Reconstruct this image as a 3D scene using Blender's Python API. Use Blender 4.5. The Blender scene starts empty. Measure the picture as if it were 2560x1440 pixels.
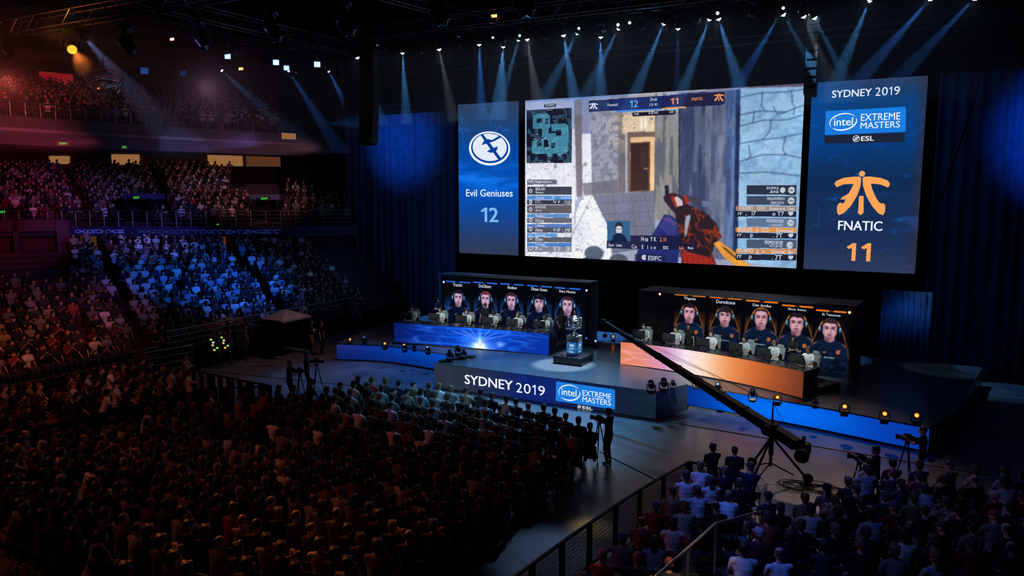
import bpy, bmesh, math, random
import numpy as np
from mathutils import Vector, Matrix, Euler
random.seed(7); RNG = np.random.default_rng(7)
S = bpy.context.scene; COL = S.collection
R = math.radians
# ------------------------------------------------------------------ camera, world, exposure
CAM_H = 8.5; FPX = 1929.0; PITCH = R(7.284); YAW = R(28.665)
cd = bpy.data.cameras.new('camera'); cam = bpy.data.objects.new('camera', cd); COL.objects.link(cam)
cd.sensor_width = 36.0; cd.lens = FPX / 2560 * 36; cd.clip_end = 400
cam.location = (0, 0, CAM_H); cam.rotation_euler = (R(90) - PITCH, 0, YAW)
S.camera = cam
w = bpy.data.worlds.new('hall_dark'); S.world = w; w.use_nodes = True
w.node_tree.nodes['Background'].inputs[0].default_value = (0.30, 0.32, 0.55, 1)
w.node_tree.nodes['Background'].inputs[1].default_value = 0.0012
S.view_settings.view_transform = 'Standard'; S.view_settings.look = 'None'
S.view_settings.exposure = 0.0; S.view_settings.gamma = 1.0; S.view_settings.use_curve_mapping = False
S.cycles.use_denoising = True
S.cycles.max_bounces = 5; S.cycles.diffuse_bounces = 2; S.cycles.glossy_bounces = 3
S.cycles.volume_bounces = 0; S.cycles.transmission_bounces = 3; S.cycles.transparent_max_bounces = 8
S.cycles.sample_clamp_indirect = 2.0; S.cycles.use_light_tree = True
S.cycles.caustics_reflective = False; S.cycles.caustics_refractive = False

def spot(name, loc, target, power, color, angle, blend=0.5, size=0.12):
    l = bpy.data.lights.new(name, 'SPOT'); l.energy = power; l.color = color
    l.spot_size = R(angle); l.spot_blend = blend; l.shadow_soft_size = size
    o = bpy.data.objects.new(name, l); COL.objects.link(o); o.location = loc
    o.rotation_euler = (Vector(target) - Vector(loc)).to_track_quat('-Z', 'Y').to_euler()
    return o
# unseen wash spots added for coloured light, no fixtures built (colour, aim)
WASH = [
 # name, loc, target, W, colour, cone, blend
 ('wash_blue_stand', (-21.0, 29.5, 10.2), (-35.2, 29.2, 3.0), 7600, (0.012, 0.15, 1.0), 36, 0.9),
 ('wash_blue_stand', (-21.0, 31.0, 10.2), (-33.5, 35.0, 2.4), 500, (0.05, 0.2, 1.0), 40, 1.0),
 ('wash_purple_stand', (-21.0, 21.0, 10.2), (-37.0, 22.5, 3.6), 1300, (0.5, 0.12, 0.7), 28, 1.0),
 ('wash_orange_stand', (-21.5, 14.2, 13.6), (-33.5, 16.4, 2.6), 3300, (1.0, 0.21, 0.11), 54, 1.0),
 ('wash_pink_tier', (-28.0, 19.0, 10.0), (-53.0, 27.0, 8.2), 6000, (1.0, 0.09, 0.22), 34, 1.0),
 ('wash_rose_tier', (-24.0, 27.0, 10.2), (-47.0, 41.0, 8.6), 4800, (0.9, 0.32, 0.36), 30, 1.0),
 ('wash_violet_rail', (-24.0, 24.0, 11.0), (-45.0, 31.0, 6.6), 7500, (0.30, 0.22, 1.0), 26, 1.0),
 ('wash_red_balcony', (-31.0, 17.0, 12.6), (-47.5, 26.5, 13.6), 4600, (1.0, 0.13, 0.10), 30, 1.0),
 ('wash_dim_balcony', (-26.0, 22.0, 12.6), (-48.0, 42.0, 14.0), 1500, (0.6, 0.3, 0.5), 50, 1.0),
 ('wash_red_floor', (-21.0, 6.0, 14.0), (-16.0, 15.0, 0.5), 480, (1.0, 0.18, 0.10), 90, 1.0),
 ('wash_red_side', (-20.0, 10.0, 13.5), (-26.5, 15.5, 0.8), 950, (1.0, 0.20, 0.09), 50, 1.0),
 ('wash_stage_front', (-13.5, 33.0, 16.0), (-13.6, 25.0, 0.0), 26000, (0.16, 0.52, 1.0), 42, 1.0),
 ('wash_front_rows', (-3.0, 15.0, 15.5), (-15.8, 22.9, 1.0), 6500, (0.18, 0.58, 1.0), 15, 1.0),
 ('wash_blue_side', (-8.5, 14.0, 16.5), (-4.0, 18.9, 0.8), 6000, (0.04, 0.15, 1.0), 14, 1.0),
 ('wash_blue_side', (-5.0, 13.0, 16.5), (-0.9, 20.6, 0.8), 4200, (0.05, 0.16, 1.0), 12, 1.0),
 ('wash_blue_steps',  (-6.0, 9.0, 16.0), (-2.2, 15.6, 0.2), 2600, (0.05, 0.16, 1.0), 14, 1.0),
 ('wash_warm_aisle', (-9.5, 24.0, 15.5), (-7.15, 17.3, 0.0), 15000, (1.0, 0.68, 0.20), 4.6, 1.0),  # spot added to throw a floor patch that stands for a reflection
 ('wash_cool_aisle', (-9.5, 27.0, 15.5), (-7.55, 15.5, 0.0), 8500, (0.40, 0.60, 1.0), 9, 1.0),  # added spot too: bluish floor patch in place of a reflection
 ('wash_warm_floor', (-4.0, 34.5, 11.5), (-3.6, 24.9, 0.0), 3600, (1.0, 0.68, 0.50), 44, 1.0),
 ('wash_house_floor', (-22.0, 30.0, 15.5), (-26.5, 27.0, 0.0), 1900, (1.0, 0.45, 0.38), 46, 1.0),
 ('key_left_desk', (-17.5, 19.0, 15.0), (-19.2, 32.6, 2.4), 12500, (0.86, 0.97, 0.95), 25, 0.5),
 ('key_right_desk', (-6.0, 18.0, 15.0), (-7.2, 31.4, 2.3), 13500, (0.86, 0.97, 0.95), 27, 0.5),
 ('rail_glint', (-1.5, 9.0, 14.0), (-3.5, 13.6, 2.0), 7000, (1.0, 0.74, 0.46), 7, 1.0),  # spot without fixture, added to brighten the handrail
 ('wash_floor_left',  (-22.0, 33.0, 15.8), (-22.3, 26.6, 0.0), 9500, (0.10, 0.38, 1.0), 36, 1.0),
 ('wash_edge_stand',  (-1.0, 19.0, 13.0), (4.9, 21.8, 1.6), 900, (0.9, 0.5, 0.45), 26, 1.0),
 ('wash_red_rim', (-27.5, 9.0, 9.0), (-14.0, 13.0, 0.9), 750, (1.0, 0.20, 0.10), 76, 1.0),
 ('wash_blue_wide', (-6.0, 9.0, 16.5), (0.6, 16.4, 0.6), 1300, (0.12, 0.24, 0.95), 56, 1.0),
 ('deck_wash', (-13.5, 33.0, 12.0), (-13.2, 28.6, 1.0), 4200, (0.34, 0.72, 1.0), 62, 0.9),
 ('trophy_spot', (-12.0, 33.9, 15.6), (-13.6, 29.5, 1.05), 42000, (0.85, 0.97, 1.0), 9.6, 0.12),
 ('trophy_spot',      (-13.0, 22.0, 14.5), (-13.85, 30.6, 2.3), 6000, (0.85, 0.97, 1.0), 6, 0.5),
 ('curtain_blue', (-30.6, 33.4, 11.9), (-30.6, 41.3, 11.6), 1250, (0.02, 0.22, 0.85), 50, 1.0),
 ('curtain_blue', (4.2, 32.0, 11.9), (5.2, 41.3, 11.0), 2600, (0.014, 0.17, 0.9), 46, 1.0),
 ('side_panel_blue',  (-0.9, 36.4, 4.6), (-0.9, 38.8, 2.0), 38, (0.06, 0.40, 1.0), 64, 1.0),
 ('rig_red',          (-32.0, 14.0, 12.6), (-30.0, 20.0, 16.5), 500, (1.0, 0.22, 0.08), 90, 1.0),
 ('rig_violet',       (-22.0, 14.0, 12.2), (-18.0, 20.0, 16.0), 200, (0.35, 0.25, 1.0), 100, 1.0),
 ('rig_blue',         (-14.0, 33.0, 13.5), (-14.0, 36.0, 17.5), 90, (0.15, 0.4, 1.0), 110, 1.0),
]
for n, l, t, p, c, a, b in WASH:
    spot(n, l, t, p, c, a, b, 0.2)
# ------------------------------------------------------------------ pixel -> place helpers (the fitted camera)
VX = np.array([math.cos(YAW), math.sin(YAW), 0.0])
FW = np.array([-math.sin(YAW) * math.cos(PITCH), math.cos(YAW) * math.cos(PITCH), -math.sin(PITCH)])
UP = np.cross(VX, FW); CAMP = np.array([0, 0, CAM_H])
def ray(px, py): return FW + VX * ((px - 1280) / FPX) + UP * ((720 - py) / FPX)
def onz(px, py, z): r = ray(px, py); return CAMP + r * ((z - CAM_H) / r[2])
def ony(px, py, y): r = ray(px, py); return CAMP + r * (y / r[1])
def hdir(px): r = ray(px, 475.0); return r[:2] / (r @ FW)
def proj(p):
    d = np.asarray(p, float) - CAMP; k = d @ FW
    return 1280 + FPX * (d @ VX) / k, 720 - FPX * (d @ UP) / k, k
# ------------------------------------------------------------------ materials
def lin(c):
    c = np.asarray(c, float) / 255.0
    return np.where(c <= 0.04045, c / 12.92, ((c + 0.055) / 1.055) ** 2.4)
_mats = {}
def mat(name, col=(0.5, 0.5, 0.5), rough=0.5, metal=0.0, noise=0.0, nscale=8.0, bump=0.0, spec=0.5, coat=0.0, attr=None, objcol=False):
    if name in _mats: return _mats[name]
    m = bpy.data.materials.new(name); m.use_nodes = True; nt = m.node_tree
    b = nt.nodes['Principled BSDF']
    b.inputs['Base Color'].default_value = (*col, 1); b.inputs['Roughness'].default_value = rough
    b.inputs['Metallic'].default_value = metal; b.inputs['Specular IOR Level'].default_value = spec
    b.inputs['Coat Weight'].default_value = coat
    src = None
    if attr:
        a = nt.nodes.new('ShaderNodeAttribute'); a.attribute_name = attr; src = a.outputs['Color']
    if objcol:
        oi = nt.nodes.new('ShaderNodeObjectInfo')
        if src is None: src = oi.outputs['Color']
        else:
            mx = nt.nodes.new('ShaderNodeMix'); mx.data_type = 'RGBA'; mx.blend_type = 'MULTIPLY'; mx.inputs[0].default_value = 1
            nt.links.new(src, mx.inputs[6]); nt.links.new(oi.outputs['Color'], mx.inputs[7]); src = mx.outputs[2]
    if noise or bump:
        tc = nt.nodes.new('ShaderNodeTexCoord'); nz = nt.nodes.new('ShaderNodeTexNoise')
        nz.inputs['Scale'].default_value = nscale; nz.inputs['Detail'].default_value = 4
        nt.links.new(tc.outputs['Object'], nz.inputs['Vector'])
        if noise:
            mr = nt.nodes.new('ShaderNodeMapRange'); mr.inputs[1].default_value = 0.3; mr.inputs[2].default_value = 0.7
            mr.inputs[3].default_value = 1 - noise; mr.inputs[4].default_value = 1 + noise
            nt.links.new(nz.outputs['Fac'], mr.inputs[0])
            mx = nt.nodes.new('ShaderNodeMix'); mx.data_type = 'RGBA'; mx.blend_type = 'MULTIPLY'; mx.inputs[0].default_value = 1
            if src is None: mx.inputs[6].default_value = (*col, 1)
            else: nt.links.new(src, mx.inputs[6])
            nt.links.new(mr.outputs[0], mx.inputs[7]); src = mx.outputs[2]
        if bump:
            bp = nt.nodes.new('ShaderNodeBump'); bp.inputs['Strength'].default_value = bump; bp.inputs['Distance'].default_value = 0.02
            nt.links.new(nz.outputs['Fac'], bp.inputs['Height']); nt.links.new(bp.outputs[0], b.inputs['Normal'])
    if src is not None: nt.links.new(src, b.inputs['Base Color'])
    _mats[name] = m; return m
def emat(name, col=(1, 1, 1), strength=1.0, attr=None, sample=True):
    if name in _mats: return _mats[name]
    m = bpy.data.materials.new(name); m.use_nodes = True; nt = m.node_tree; nt.nodes.clear()
    e = nt.nodes.new('ShaderNodeEmission'); o = nt.nodes.new('ShaderNodeOutputMaterial')
    e.inputs[0].default_value = (*col, 1); e.inputs[1].default_value = strength
    if attr:
        a = nt.nodes.new('ShaderNodeAttribute'); a.attribute_name = attr; nt.links.new(a.outputs['Color'], e.inputs[0])
    nt.links.new(e.outputs[0], o.inputs[0])
    if not sample: m.cycles.emission_sampling = 'NONE'
    _mats[name] = m; return m
def edge_lamp(name, rgb, s=1.0): return emat(name, tuple(lin(rgb)), s)
# ------------------------------------------------------------------ mesh builder
class MB:
    def __init__(self): self.v = []; self.f = []; self.m = []; self.n = 0; self.mi = 0
    def add(self, vs, fs):
        b = self.n; self.v.extend(tuple(map(float, q)) for q in vs); self.n += len(vs)
        self.f.extend(tuple(b + i for i in q) for q in fs); self.m.extend([self.mi] * len(fs)); return self
    def mat(self, i): self.mi = i; return self
    def box(self, c, s, rot=None, taper=1.0):
        x, y, z = s[0] / 2, s[1] / 2, s[2] / 2; t = taper
        vs = [(-x, -y, -z), (x, -y, -z), (x, y, -z), (-x, y, -z), (-x * t, -y * t, z), (x * t, -y * t, z), (x * t, y * t, z), (-x * t, y * t, z)]
        if rot is not None: vs = [rot @ Vector(q) for q in vs]
        vs = [(q[0] + c[0], q[1] + c[1], q[2] + c[2]) for q in vs]
        return self.add(vs, [(0, 3, 2, 1), (4, 5, 6, 7), (0, 1, 5, 4), (1, 2, 6, 5), (2, 3, 7, 6), (3, 0, 4, 7)])
    def rbox(self, c, s, r=0.02, rot=None):
        x, y, z = s[0] / 2, s[1] / 2, s[2] / 2; r = min(r, x * .9, y * .9, z * .9)
        def ring(rx, ry, zz): return [(-rx + r, -ry, zz), (rx - r, -ry, zz), (rx, -ry + r, zz), (rx, ry - r, zz), (rx - r, ry, zz), (-rx + r, ry, zz), (-rx, ry - r, zz), (-rx, -ry + r, zz)]
        vs = ring(x - r * .7, y - r * .7, -z) + ring(x, y, -z + r) + ring(x, y, z - r) + ring(x - r * .7, y - r * .7, z)
        if rot is not None: vs = [rot @ Vector(q) for q in vs]
        vs = [(q[0] + c[0], q[1] + c[1], q[2] + c[2]) for q in vs]
        fs = [tuple(range(7, -1, -1)), tuple(range(24, 32))]
        for k in range(3):
            for i in range(8): fs.append((k * 8 + i, k * 8 + (i + 1) % 8, k * 8 + 8 + (i + 1) % 8, k * 8 + 8 + i))
        return self.add(vs, fs)
    def tube(self, p0, p1, r, n=8, r2=None, caps=True):
        p0, p1 = Vector(p0), Vector(p1); d = p1 - p0
        if d.length < 1e-6: return self
        q = d.to_track_quat('Z', 'Y').to_matrix(); r2 = r if r2 is None else r2
        a = [q @ Vector((math.cos(2 * math.pi * i / n), math.sin(2 * math.pi * i / n), 0)) for i in range(n)]
        vs = [p0 + k * r for k in a] + [p1 + k * r2 for k in a]
        fs = [(i, (i + 1) % n, n + (i + 1) % n, n + i) for i in range(n)]
        if caps: fs += [tuple(range(n - 1, -1, -1)), tuple(range(n, 2 * n))]
        return self.add(vs, fs)
    def path(self, pts, r, n=8):
        for a, b in zip(pts[:-1], pts[1:]): self.tube(a, b, r, n)
        return self
    def lathe(self, prof, n=24, c=(0, 0, 0), rot=None):
        vs = []; fs = []
        for (r, z) in prof:
            for i in range(n):
                a = 2 * math.pi * i / n; q = Vector((r * math.cos(a), r * math.sin(a), z))
                if rot is not None: q = rot @ q
                vs.append((q[0] + c[0], q[1] + c[1], q[2] + c[2]))
        for k in range(len(prof) - 1):
            for i in range(n): fs.append((k * n + i, k * n + (i + 1) % n, (k + 1) * n + (i + 1) % n, (k + 1) * n + i))
        fs.append(tuple(range(n - 1, -1, -1))); fs.append(tuple((len(prof) - 1) * n + i for i in range(n)))
        return self.add(vs, fs)
    def prism(self, poly, z0, z1):
        n = len(poly); vs = [(x, y, z0) for x, y in poly] + [(x, y, z1) for x, y in poly]
        fs = [tuple(range(n - 1, -1, -1)), tuple(range(n, 2 * n))] + [(i, (i + 1) % n, n + (i + 1) % n, n + i) for i in range(n)]
        return self.add(vs, fs)
    def ell(self, c, r, n=12, m=8, rot=None):
        vs = []; fs = []
        for j in range(m + 1):
            t = math.pi * j / m
            for i in range(n):
                a = 2 * math.pi * i / n; q = Vector((r[0] * math.sin(t) * math.cos(a), r[1] * math.sin(t) * math.sin(a), r[2] * math.cos(t)))
                if rot is not None: q = rot @ q
                vs.append((q[0] + c[0], q[1] + c[1], q[2] + c[2]))
        for j in range(m):
            for i in range(n): fs.append((j * n + i, (j + 1) * n + i, (j + 1) * n + (i + 1) % n, j * n + (i + 1) % n))
        return self.add(vs, fs)
    def truss(self, p0, p1, s=0.45, r=0.025, step=0.6, roll=0):
        p0, p1 = Vector(p0), Vector(p1); d = (p1 - p0); L = d.length; d.normalize()
        up = Vector((0, 0, 1)) if abs(d.z) < .9 else Vector((0, 1, 0)); sd = d.cross(up).normalized(); up = sd.cross(d)
        c = [(sd * a + up * b) * (s / 2) for a, b in ((-1, -1), (1, -1), (1, 1), (-1, 1))]
        for k in c: self.tube(p0 + k, p1 + k, r, 6)
        n = max(2, int(L / step))
        for i in range(n):
            a, b = p0 + d * (L * i / n), p0 + d * (L * (i + 1) / n)
            for k in range(4):
                q0, q1 = c[k], c[(k + 1) % 4]
                if i % 2: q0, q1 = q1, q0
                self.tube(a + q0, b + q1, r * .55, 4, caps=False)
        return self
    def mesh(self, name, mats, smooth=False):
        me = bpy.data.meshes.new(name); me.from_pydata(self.v, [], self.f)
        for x in (mats if isinstance(mats, (list, tuple)) else [mats]): me.materials.append(x)
        if any(self.m): me.polygons.foreach_set('material_index', self.m)
        if smooth: me.polygons.foreach_set('use_smooth', [True] * len(me.polygons))
        me.update(); return me
    def obj(self, name, mats, parent=None, smooth=False):
        o = bpy.data.objects.new(name, self.mesh(name, mats, smooth)); COL.objects.link(o)
        if parent: o.parent = parent
        return o
LABELS = {}
def tag(o, label=None, cat=None, group=None, kind=None):
    if label:
        nw = len(label.split())
        if not 4 <= nw <= 16: print('LABELWORDS', nw, label)
        if label in LABELS and not group: print('DUPLABEL', label)
        LABELS[label] = 1; o['label'] = label
    if cat: o['category'] = cat
    if group: o['group'] = group
    if kind: o['kind'] = kind
    return o
def thing(name, label, cat, loc=(0, 0, 0), rz=0.0, group=None):
    o = bpy.data.objects.new(name, None); COL.objects.link(o); o.location = loc; o.rotation_euler = (0, 0, rz)
    o.empty_display_size = 0.1
    return tag(o, label, cat, group)
def struct(o): o['kind'] = 'structure'; return o
KIDS = {}
def kids(o):
    return [c for c in bpy.data.objects if c.parent == o] if o.name not in KIDS else KIDS[o.name]
def register(o):
    KIDS[o.name] = [c for c in bpy.data.objects if c.parent == o]
    for c in KIDS[o.name]: register(c)
def copy_tree(o, parent=None):
    c = o.copy(); COL.objects.link(c)
    if parent is not None: c.parent = parent
    for k in kids(o): copy_tree(k, c)
    return c
def rename(o, name): o.name = name; return o
ORD = 'zero first second third fourth fifth sixth seventh eighth ninth tenth eleventh twelfth thirteenth fourteenth fifteenth sixteenth seventeenth eighteenth nineteenth twentieth'.split()
ORD += ['twenty-' + k for k in ORD[1:10]] + ['thirtieth'] + ['thirty-' + k for k in ORD[1:10]] + ['fortieth'] + ['forty-' + k for k in ORD[1:10]]
# ------------------------------------------------------------------ planes, flat lettering, painted LED grids
class Plane:
    """a flat place: origin o, unit u (right), unit v (up), normal n towards the hall"""
    def __init__(s, o, u, v=(0, 0, 1)):
        s.o = np.array(o, float); s.u = np.array(u, float); s.u /= np.linalg.norm(s.u); s.v = np.array(v, float); s.n = np.cross(s.u, s.v)
    def px(s, x, y):
        r = ray(x, y); t = ((s.o - CAMP) @ s.n) / (r @ s.n); p = CAMP + r * t - s.o; return float(p @ s.u), float(p @ s.v)
    def at(s, a, b, d=0.0): return s.o + s.u * a + s.v * b + s.n * d
_tc = {}
ONE = [(0.0, .56), (.07, .50), (.22, .60), (.22, 0), (.33, 0), (.33, .73), (.245, .73)]
def text2d(body, bold=0.0):
    k = (body, bold)
    if k in _tc: return _tc[k]
    c = bpy.data.curves.new('t', 'FONT'); c.body = body; c.size = 1; c.offset = bold; c.resolution_u = 3
    o = bpy.data.objects.new('t', c); COL.objects.link(o); bpy.context.view_layer.update()
    me = bpy.data.meshes.new_from_object(o.evaluated_get(bpy.context.evaluated_depsgraph_get()))
    v = np.array([q.co[:2] for q in me.vertices]); f = [tuple(p.vertices) for p in me.polygons]
    bpy.data.objects.remove(o); bpy.data.curves.remove(c); bpy.data.meshes.remove(me)
    _tc[k] = (v, f); return v, f
def put_text(mb, pl, body, x0, y0, x1, y1, d=0.02, bold=0.0, pxs=True, depth=0.0):
    """lettering filling the box from lower-left (x0,y0) to upper-right (x1,y1)"""
    if body.strip('1') == '' or body == '12' or body == '2019':
        adv = {'1': .46, '2': .60, '0': .66, '9': .64}; vs, fs, x = [], [], 0.0
        for ch in body:
            if ch == '1': q = np.array(ONE) * [1 if bold > 0 else .82, 1] + [x + .04, 0]; ff = [tuple(range(len(ONE)))]
            else: q, ff = text2d(ch); q = (q - q.min(0)) / (q.max(0) - q.min(0)) * [adv[ch] - .12, .73] + [x + .05, 0]
            fs += [tuple(k + sum(map(len, vs)) for k in g_) for g_ in ff]; vs.append(q); x += adv[ch]
        v, f = np.concatenate(vs), fs
    else: v, f = text2d(body)
    if len(v) == 0: return
    if pxs: (a0, b0), (a1, b1) = pl.px(x0, y0), pl.px(x1, y1)
    else: a0, b0, a1, b1 = x0, y0, x1, y1
    mn, mx = v.min(0), v.max(0)
    q = (v - mn) / (mx - mn) * np.array([a1 - a0, b1 - b0]) + np.array([a0, b0])
    k = max(bold, 0) * .95 * (b1 - b0)   # heavier strokes: the letters repeated a hair apart
    for dx, dy in (((0, 0),) if k <= 0 else ((-k, -k * .4), (k, -k * .4), (-k, k * .4), (k, k * .4))):
        mb.add([pl.at(a + dx, b + dy, d) for a, b in q], f)
def put_poly(mb, pl, pts, d=0.02, pxs=True):
    q = [pl.px(*p) if pxs else p for p in pts]
    mb.add([pl.at(a, b, d) for a, b in q], [tuple(range(len(q)))])
def put_ring(mb, pl, c, r0, r1, a0=0, a1=360, n=48, d=0.02, tilt=0):
    """ring band between ellipses r0 and r1 (plane units), from a0 to a1 degrees"""
    vs = []; ct, st = math.cos(R(tilt)), math.sin(R(tilt))
    for i in range(n + 1):
        a = R(a0 + (a1 - a0) * i / n)
        for r in (r0, r1):
            x, y = r[0] * math.cos(a), r[1] * math.sin(a)
            vs.append(pl.at(c[0] + x * ct - y * st, c[1] + x * st + y * ct, d))
    mb.add(vs, [(2 * i, 2 * i + 1, 2 * i + 3, 2 * i + 2) for i in range(n)])
def put_ell(mb, pl, c, r, n=40, d=0.02, tilt=0):
    ct, st = math.cos(R(tilt)), math.sin(R(tilt)); vs = []
    for i in range(n):
        a = 2 * math.pi * i / n; x, y = r[0] * math.cos(a), r[1] * math.sin(a)
        vs.append(pl.at(c[0] + x * ct - y * st, c[1] + x * st + y * ct, d))
    mb.add(vs, [tuple(range(n))])
def spline(pts, k=6, closed=True):
    P = np.array(pts, float); n = len(P); out = []
    for i in range(n if closed else n - 1):
        p0, p1, p2, p3 = P[(i - 1) % n] if closed or i else P[0], P[i], P[(i + 1) % n], P[(i + 2) % n] if closed or i < n - 2 else P[-1]
        for j in range(k):
            t = j / k; out.append(.5 * ((2 * p1) + (-p0 + p2) * t + (2 * p0 - 5 * p1 + 4 * p2 - p3) * t * t + (-p0 + 3 * p1 - 3 * p2 + p3) * t ** 3))
    if not closed: out.append(P[-1])
    return [tuple(q) for q in out]
def vnoise(h, w, cells, seed=0):
    """smooth value noise 0..1 on an h x w grid"""
    g = np.random.default_rng(seed); cy = max(2, int(cells[1]) + 2); cx = max(2, int(cells[0]) + 2); t = g.random((cy, cx))
    yy = np.linspace(0, cells[1], h); xx = np.linspace(0, cells[0], w)
    y0 = yy.astype(int); x0 = xx.astype(int); fy = (yy - y0); fx = (xx - x0); fy = fy * fy * (3 - 2 * fy); fx = fx * fx * (3 - 2 * fx)
    a = t[y0][:, x0] * (1 - fx) + t[y0][:, x0 + 1] * fx; b = t[y0 + 1][:, x0] * (1 - fx) + t[y0 + 1][:, x0 + 1] * fx
    return a * (1 - fy)[:, None] + b * fy[:, None]
def fbm(h, w, cells, seed=0, oct=4):
    o = np.zeros((h, w)); a = .5
    for k in range(oct): o += a * vnoise(h, w, (cells[0] * 2 ** k, cells[1] * 2 ** k), seed + k); a *= .5
    return o / (1 - .5 ** oct)
class Pic:
    """the picture an LED wall shows, painted on a grid of points; coordinates u (0..W) and v (0..H), v up"""
    def __init__(s, W, H, nx, ny, bg=(0, 0, 0)):
        s.W, s.H, s.nx, s.ny = W, H, nx, ny
        s.a = np.zeros((ny, nx, 3)) + np.array(bg, float)
        s.X, s.Y = np.meshgrid(np.linspace(0, W, nx), np.linspace(0, H, ny))
    def blend(s, mask, c, a=1.0):
        m = np.clip(mask * a, 0, 1)[..., None]; s.a = s.a * (1 - m) + np.asarray(c, float) * m
    def addl(s, mask, c): s.a = s.a + np.clip(mask, 0, 9)[..., None] * np.asarray(c, float)
    def rect(s, x0, y0, x1, y1, c, a=1.0): s.blend(((s.X >= min(x0, x1)) & (s.X <= max(x0, x1)) & (s.Y >= min(y0, y1)) & (s.Y <= max(y0, y1))).astype(float), c, a)
    def inside(s, pts):
        P = np.array(pts, float); r = np.zeros_like(s.X, bool); n = len(P)
        for i in range(n):
            (x0, y0), (x1, y1) = P[i], P[(i + 1) % n]
            if y0 == y1: continue
            r ^= ((y0 > s.Y) != (y1 > s.Y)) & (s.X < (x1 - x0) * (s.Y - y0) / (y1 - y0) + x0)
        return r.astype(float)
    def poly(s, pts, c, a=1.0): s.blend(s.inside(pts), c, a)
    def line(s, p0, p1, wd, c, a=1.0, soft=1.0):
        s.blend(s.seg(p0, p1, wd, soft), c, a)
    def seg(s, p0, p1, wd, soft=1.0):
        d = np.array(p1, float) - p0; L = d @ d + 1e-12
        t = np.clip(((s.X - p0[0]) * d[0] + (s.Y - p0[1]) * d[1]) / L, 0, 1)
        q = np.hypot(s.X - p0[0] - t * d[0], s.Y - p0[1] - t * d[1]); return np.clip((wd - q) / (wd * soft), 0, 1)
    def ell(s, cx, cy, rx, ry, c, a=1.0, soft=0.12):
        q = np.hypot((s.X - cx) / rx, (s.Y - cy) / ry); s.blend(np.clip((1 - q) / soft + .5, 0, 1), c, a)
    def glow(s, cx, cy, rx, ry, c, k=2.0):
        q = np.hypot((s.X - cx) / rx, (s.Y - cy) / ry); s.addl(np.exp(-k * q * q), c)
    def soften(s, n=1):
        for _ in range(n):
            p = np.pad(s.a, ((1, 1), (1, 1), (0, 0)), 'edge'); s.a = (p[:-2, 1:-1] + p[2:, 1:-1] + p[1:-1, :-2] + p[1:-1, 2:] + 2 * p[1:-1, 1:-1]) / 6
    def mesh(s, name, place, gain=1.0, matname='led_picture', sample=False):
        nx, ny = s.nx, s.ny
        P = place(s.X.ravel(), s.Y.ravel())
        me = bpy.data.meshes.new(name); i = np.arange(nx * ny).reshape(ny, nx)
        q = np.stack([i[:-1, :-1], i[:-1, 1:], i[1:, 1:], i[1:, :-1]], -1).reshape(-1, 4)
        me.vertices.add(nx * ny); me.vertices.foreach_set('co', P.astype(np.float32).ravel())
        me.loops.add(len(q) * 4); me.loops.foreach_set('vertex_index', q.ravel().astype(np.int32))
        me.polygons.add(len(q)); me.polygons.foreach_set('loop_start', (np.arange(len(q)) * 4).astype(np.int32))
        me.update(calc_edges=True)
        ca = me.color_attributes.new('led', 'FLOAT_COLOR', 'POINT')
        c = np.ones((nx * ny, 4), np.float32); c[:, :3] = lin(np.clip(s.a, 0, 255)).reshape(-1, 3) * gain
        ca.data.foreach_set('color', c.ravel())
        me.materials.append(emat(matname, attr='led', sample=sample)); return me
def plane_place(pl, a0, b0, d=0.0):
    return lambda X, Y: pl.o[None] + (X + a0)[:, None] * pl.u[None] + (Y + b0)[:, None] * pl.v[None] + pl.n[None] * d
def link(name, me, parent=None):
    o = bpy.data.objects.new(name, me); COL.objects.link(o)
    if parent: o.parent = parent
    return o
# ------------------------------------------------------------------ materials of the place
FLOOR_M = mat('sealed_concrete', (0.095, 0.108, 0.125), 0.28, noise=0.35, nscale=0.9, bump=0.05, spec=0.5)
BLACK = mat('matt_black', (0.012, 0.012, 0.014), 0.7, noise=0.2, nscale=6)
DRAPE = mat('black_drape', (0.008, 0.008, 0.010), 0.95, noise=0.25, nscale=3, spec=0.1)
GLOSSBLK = mat('gloss_black', (0.012, 0.013, 0.016), 0.16, noise=0.1, nscale=4)
DECK_M = mat('stage_vinyl', (0.058, 0.074, 0.095), 0.26, noise=0.12, nscale=1.4)
CURT = mat('blue_velvet', (0.08, 0.20, 0.50), 0.9, noise=0.22, nscale=2.5, spec=0.15)
STEEL = mat('galvanised_rail', (0.16, 0.17, 0.19), 0.4, metal=0.8, noise=0.15, nscale=9)
RIG = mat('rig_aluminium', (0.09, 0.09, 0.10), 0.35, metal=0.9, noise=0.2, nscale=6)
TERR = mat('terrace_concrete', (0.055, 0.045, 0.055), 0.85, noise=0.25, nscale=1.5)
FASC = mat('balcony_fascia', (0.06, 0.05, 0.08), 0.6, noise=0.12, nscale=1.2)
CEIL = mat('roof_black', (0.015, 0.012, 0.014), 0.9, noise=0.3, nscale=0.8)
CHROME = mat('polished_silver', (0.85, 0.87, 0.9), 0.2, metal=1.0, noise=0.05, nscale=10)
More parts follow.
